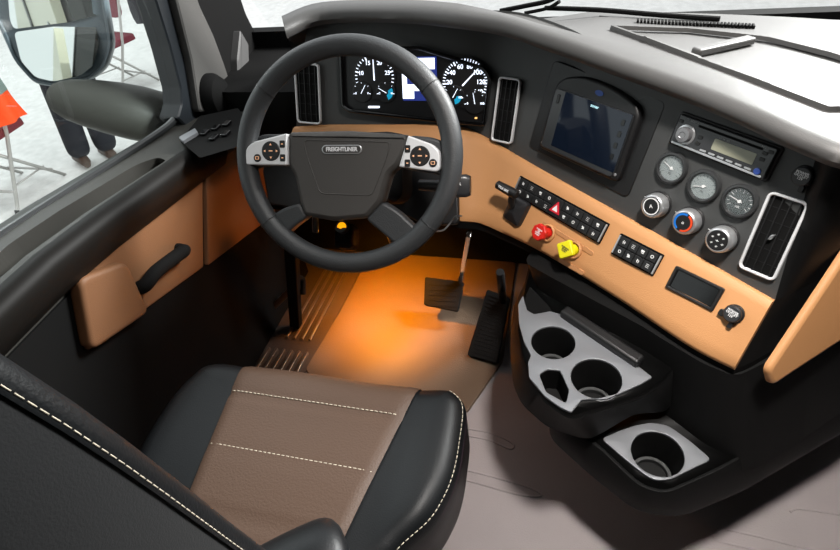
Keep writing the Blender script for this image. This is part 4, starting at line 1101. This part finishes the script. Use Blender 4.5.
# vest on the near chair
VC = on((4, 100), 2, -.1)
vc = on((2, 95), 0, -4.0)
def cloth(Fx, w, h, folds, seed):
    r = random.Random(seed); rows = []
    for j in range(13):
        t = j / 12; rows.append([Fx.pt(w*(i/16-.5)*(1+.12*t), -h*t, .03*math.sin(i*.9+seed+t*2)*folds + .015*math.sin(j*.8+i)) for i in range(17)])
    back = [[p + Fx.Z * -.03 for p in row] for row in rows]
    mb = MB()
    n = 17; vs = [p for row in rows for p in row] + [p for row in back for p in row]; K = 13*17; fs = []
    for j in range(12):
        for i in range(16): a = j*17+i; fs += [(a, a+1, a+18, a+17), (K+a, K+a+17, K+a+18, K+a+1)]
    for i in range(16): fs += [(i, K+i, K+i+1, i+1), (12*17+i, 12*17+i+1, K+12*17+i+1, K+12*17+i)]
    for j in range(12): fs += [(j*17, j*17+17, K+j*17+17, K+j*17), (j*17+16, K+j*17+16, K+j*17+33, j*17+33)]
    return mb.add(vs, fs), rows
vF = Frame(on((-60, 46), 0, -3.74), (.25, 1, 0), (-.1, .1, 1))
cm, rows = cloth(vF, .40, .60, 1, 2)
vs_ = thing('safety_vest', 'orange safety vest with grey reflective band draped over the near folding chair', 'vest', Frame(vF.O, vF.X, vF.Y))
obj('cloth', cm, mat('hi_vis_orange', (255, 84, 20), .7, bump=.3, bscale=60), vs_, world=True, sharp=70)
bd = MB(); 
for j0, j1 in ((6, 8),):
    P = [[rows[j][i] + vF.Z * .006 for i in range(17)] for j in range(j0, j1+1)]; bd.grid(P)
    bd.grid([[p + vF.Z*.001 for p in r] for r in P])
obj('reflective_band', bd, mat('reflective_grey', (120, 135, 130), .4), vs_, world=True)
# coat on the far chair
fF = Frame(on((128, -22), 2, GZ + .95), (.95, -.3, 0), (0, -.1, 1))
cm, rows = cloth(fF, .46, .50, 1, 5)
tag(obj('dark_coat', cm, mat('navy_coat', (24, 26, 38), .8)), 'dark navy coat hanging on the far folding chair', 'coat')

# ------------------------------------------------------------------ person standing beyond the mirror
pf = on((97, 160), 2, GZ)
NAVY = mat('navy_trousers', (22, 24, 32), .85, bump=.3, bscale=40)
def skinmesh(name, pts, edges, rad, m_, parent, sub=2):
    me = bpy.data.meshes.new(name); me.from_pydata(pts, edges, []); o = bpy.data.objects.new(name, me); C.objects.link(o)
    q = o.modifiers.new('s', 'SKIN'); q.use_smooth_shade = True
    for i, r in enumerate(rad): me.skin_vertices[0].data[i].radius = (r, r) if not isinstance(r, tuple) else r
    me.skin_vertices[0].data[0].use_root = True
    q2 = o.modifiers.new('ss', 'SUBSURF'); q2.levels = sub; q2.render_levels = sub
    me2 = bpy.data.meshes.new_from_object(o.evaluated_get(bpy.context.evaluated_depsgraph_get()))
    bpy.data.objects.remove(o); me2.name = name; me2.materials.clear(); me2.materials.append(m_)
    for p in me2.polygons: p.use_smooth = True
    p = link(name, me2, parent); PM[p.name] = PM[parent.name]; return p
ctw = (CAM - pf); ctw.z = 0; ctw.normalize(); lean = Matrix.Rotation(math.radians(-9), 3, ctw)
PX = V3((.5, .85, 0)); PFm = Frame(pf, lean @ PX, lean @ V3((-.85, .5, 0)))    # X = person's left, Y = facing (towards the picture's left)
person = thing('person', 'person in dark trousers and brown shoes standing outside beyond the side mirror', 'person', PFm)
SKN = mat('skin', (190, 140, 115), .5)
pts = [(0,0,.95),(0,-.01,1.10),(0,-.01,1.28),(0,0,1.42),(0,.01,1.50),(0,.02,1.62),(0,.02,1.72),
       (.10,0,.90),(.105,.02,.50),(.11,-.02,.10),(-.10,0,.90),(-.105,.03,.50),(-.11,0,.10),
       (.18,0,1.42),(.23,-.02,1.12),(.22,.10,.90),(-.18,0,1.42),(-.23,-.02,1.12),(-.22,.10,.90)]
edges = [(0,1),(1,2),(2,3),(3,4),(4,5),(5,6),(0,7),(7,8),(8,9),(0,10),(10,11),(11,12),(3,13),(13,14),(14,15),(3,16),(16,17),(17,18)]
rad = [.13,.12,.14,.11,.055,.09,.07,.09,.062,.045,.09,.062,.045,.065,.048,.035,.065,.048,.035]
skinmesh('body', pts, edges, rad, SKN, person)
skinmesh('trousers', [(0,0,.97),(.10,0,.88),(.105,.02,.50),(.11,-.015,.05),(-.10,0,.88),(-.105,.03,.50),(-.11,.005,.05)], [(0,1),(1,2),(2,3),(0,4),(4,5),(5,6)], [.155,.125,.105,.10,.125,.105,.10], NAVY, person)
skinmesh('jacket', [(0,0,.98),(0,-.01,1.12),(0,-.01,1.30),(0,0,1.43),(.19,0,1.41),(.24,-.02,1.12),(.225,.09,.93),(-.19,0,1.41),(-.24,-.02,1.12),(-.225,.09,.93)], [(0,1),(1,2),(2,3),(3,4),(4,5),(5,6),(3,7),(7,8),(8,9)], [.155,.15,.165,.12,.085,.064,.05,.085,.064,.05], mat('dark_jacket', (28, 30, 34), .8), person)
obj('hair', MB().lathe([(.02, 1.80), (.07, 1.795), (.098, 1.75), (.102, 1.69), (.09, 1.64)], 20, (0, .005)), mat('brown_hair', (50, 38, 28), .8), person)
for sx in (-1, 1):
    for k in range(5):
        obj('finger', MB().tube([(sx*.225 + (k-2)*.012, .11, .89), (sx*.225 + (k-2)*.014, .125, .85), (sx*.22 + (k-2)*.013, .12, .80 if k else .84)], [.010, .009, .006], 8), SKN, person)
    sh_ = MB()
    for a, w, h in ((-.10, .030, .05), (-.06, .042, .085), (0, .045, .09), (.06, .048, .065), (.12, .047, .05), (.16, .036, .035), (.18, .015, .022)):
        pass
    Ls = []
    for a, w, h in ((-.11, .028, .045), (-.08, .042, .085), (-.02, .046, .095), (.05, .050, .070), (.12, .050, .052), (.165, .040, .040), (.185, .018, .026)):
        Ls.append([(sx*.11 + w*math.cos(k*PI/8), a - (.005 if sx > 0 else -.005), max(.0, h/2 + h/2*math.sin(k*PI/8))) for k in range(16)])
    sh_.loops(Ls)
    obj('shoe', sh_, mat('brown_shoe', (66, 50, 40), .55), person, sharp=60)

# ------------------------------------------------------------------ beyond the windshield
def wip(ps, z, lab, r=.006):
    P = [on(p, 2, zz) for p, zz in zip(ps, z)]
    o = thing('windshield_wiper', lab, 'wiper', Frame(P[0], (1, 0, 0), (0, 1, 0)))
    obj('arm', MB().tube(catmull(P, 4), r, 8), MATT, o, world=True)
    obj('blade', MB().tube([p + V3((0, -.01, -.014)) for p in catmull(P[1:], 4)], r*.8, 6), MATT, o, world=True)
wip([(500,11),(525,6),(548,1),(560,-6)], [.86,.87,.88,.90], 'short black wiper arm at the left end of the windshield base')
wip([(545,8),(600,10),(660,15),(720,19)], [.86,.865,.865,.865], 'long black wiper lying along the windshield base on the right')
dv = MB()
for k in range(34):
    p = on((638 + k*3.5, 20 + k*.17), 2, .872); dv.box(p.x-.002, p.x+.002, p.y-.008, p.y+.008, .855, .874)
obj('defrost_grille', dv.xf(PM[dash.name].inverted()), MATT, dash)

# ------------------------------------------------------------------ lights
W = bpy.data.worlds.new('world'); SC.world = W; W.use_nodes = True
bg = W.node_tree.nodes['Background']; bg.inputs[0].default_value = (.98, .99, 1, 1); bg.inputs[1].default_value = 1.25
def light(name, kind, loc, target, e, col=(1, 1, 1), size=.3, sy=None, spot=None, blend=.5, spread=None):
    l = bpy.data.lights.new(name, kind); o = bpy.data.objects.new(name, l); C.objects.link(o)
    l.energy = e; l.color = col
    if kind == 'AREA':
        l.size = size
        if sy: l.shape = 'RECTANGLE'; l.size_y = sy
        if spread: l.spread = math.radians(spread)
    else: l.shadow_soft_size = size
    if kind == 'SPOT': l.spot_size = math.radians(spot); l.spot_blend = blend
    o.location = loc; o.rotation_euler = (V3(target) - V3(loc)).to_track_quat('-Z', 'Y').to_euler(); return o
light('windshield_fill', 'AREA', (1.7, 1.25, 1.95), (.85, .15, .86), 260, (1, .99, .97), .7)  # added area lamp just outside the windshield, brightens the right dash top
light('left_daylight', 'AREA', (-6, 3.5, 5.0), (-4.5, 4, -.9), 260, (.95, .98, 1), 5)
light('dome_light', 'AREA', (.66, -.42, 1.88), (.68, -.16, .3), 9.5, (1, .95, .9), .14, spread=95)
light('amber_spot', 'SPOT', (-.14, .25, .37), on((388, 308), 2, 0), 40, (1, .33, .006), .015, spot=104, blend=1)
light('amber_fill', 'POINT', (-.16, .27, .34), (0, 0, 0), 1.6, (1, .30, .03), .03)

vs = SC.view_settings; vs.view_transform = 'Standard'; vs.look = 'None'; vs.gamma = 1; vs.use_curve_mapping = False; vs.exposure = 0
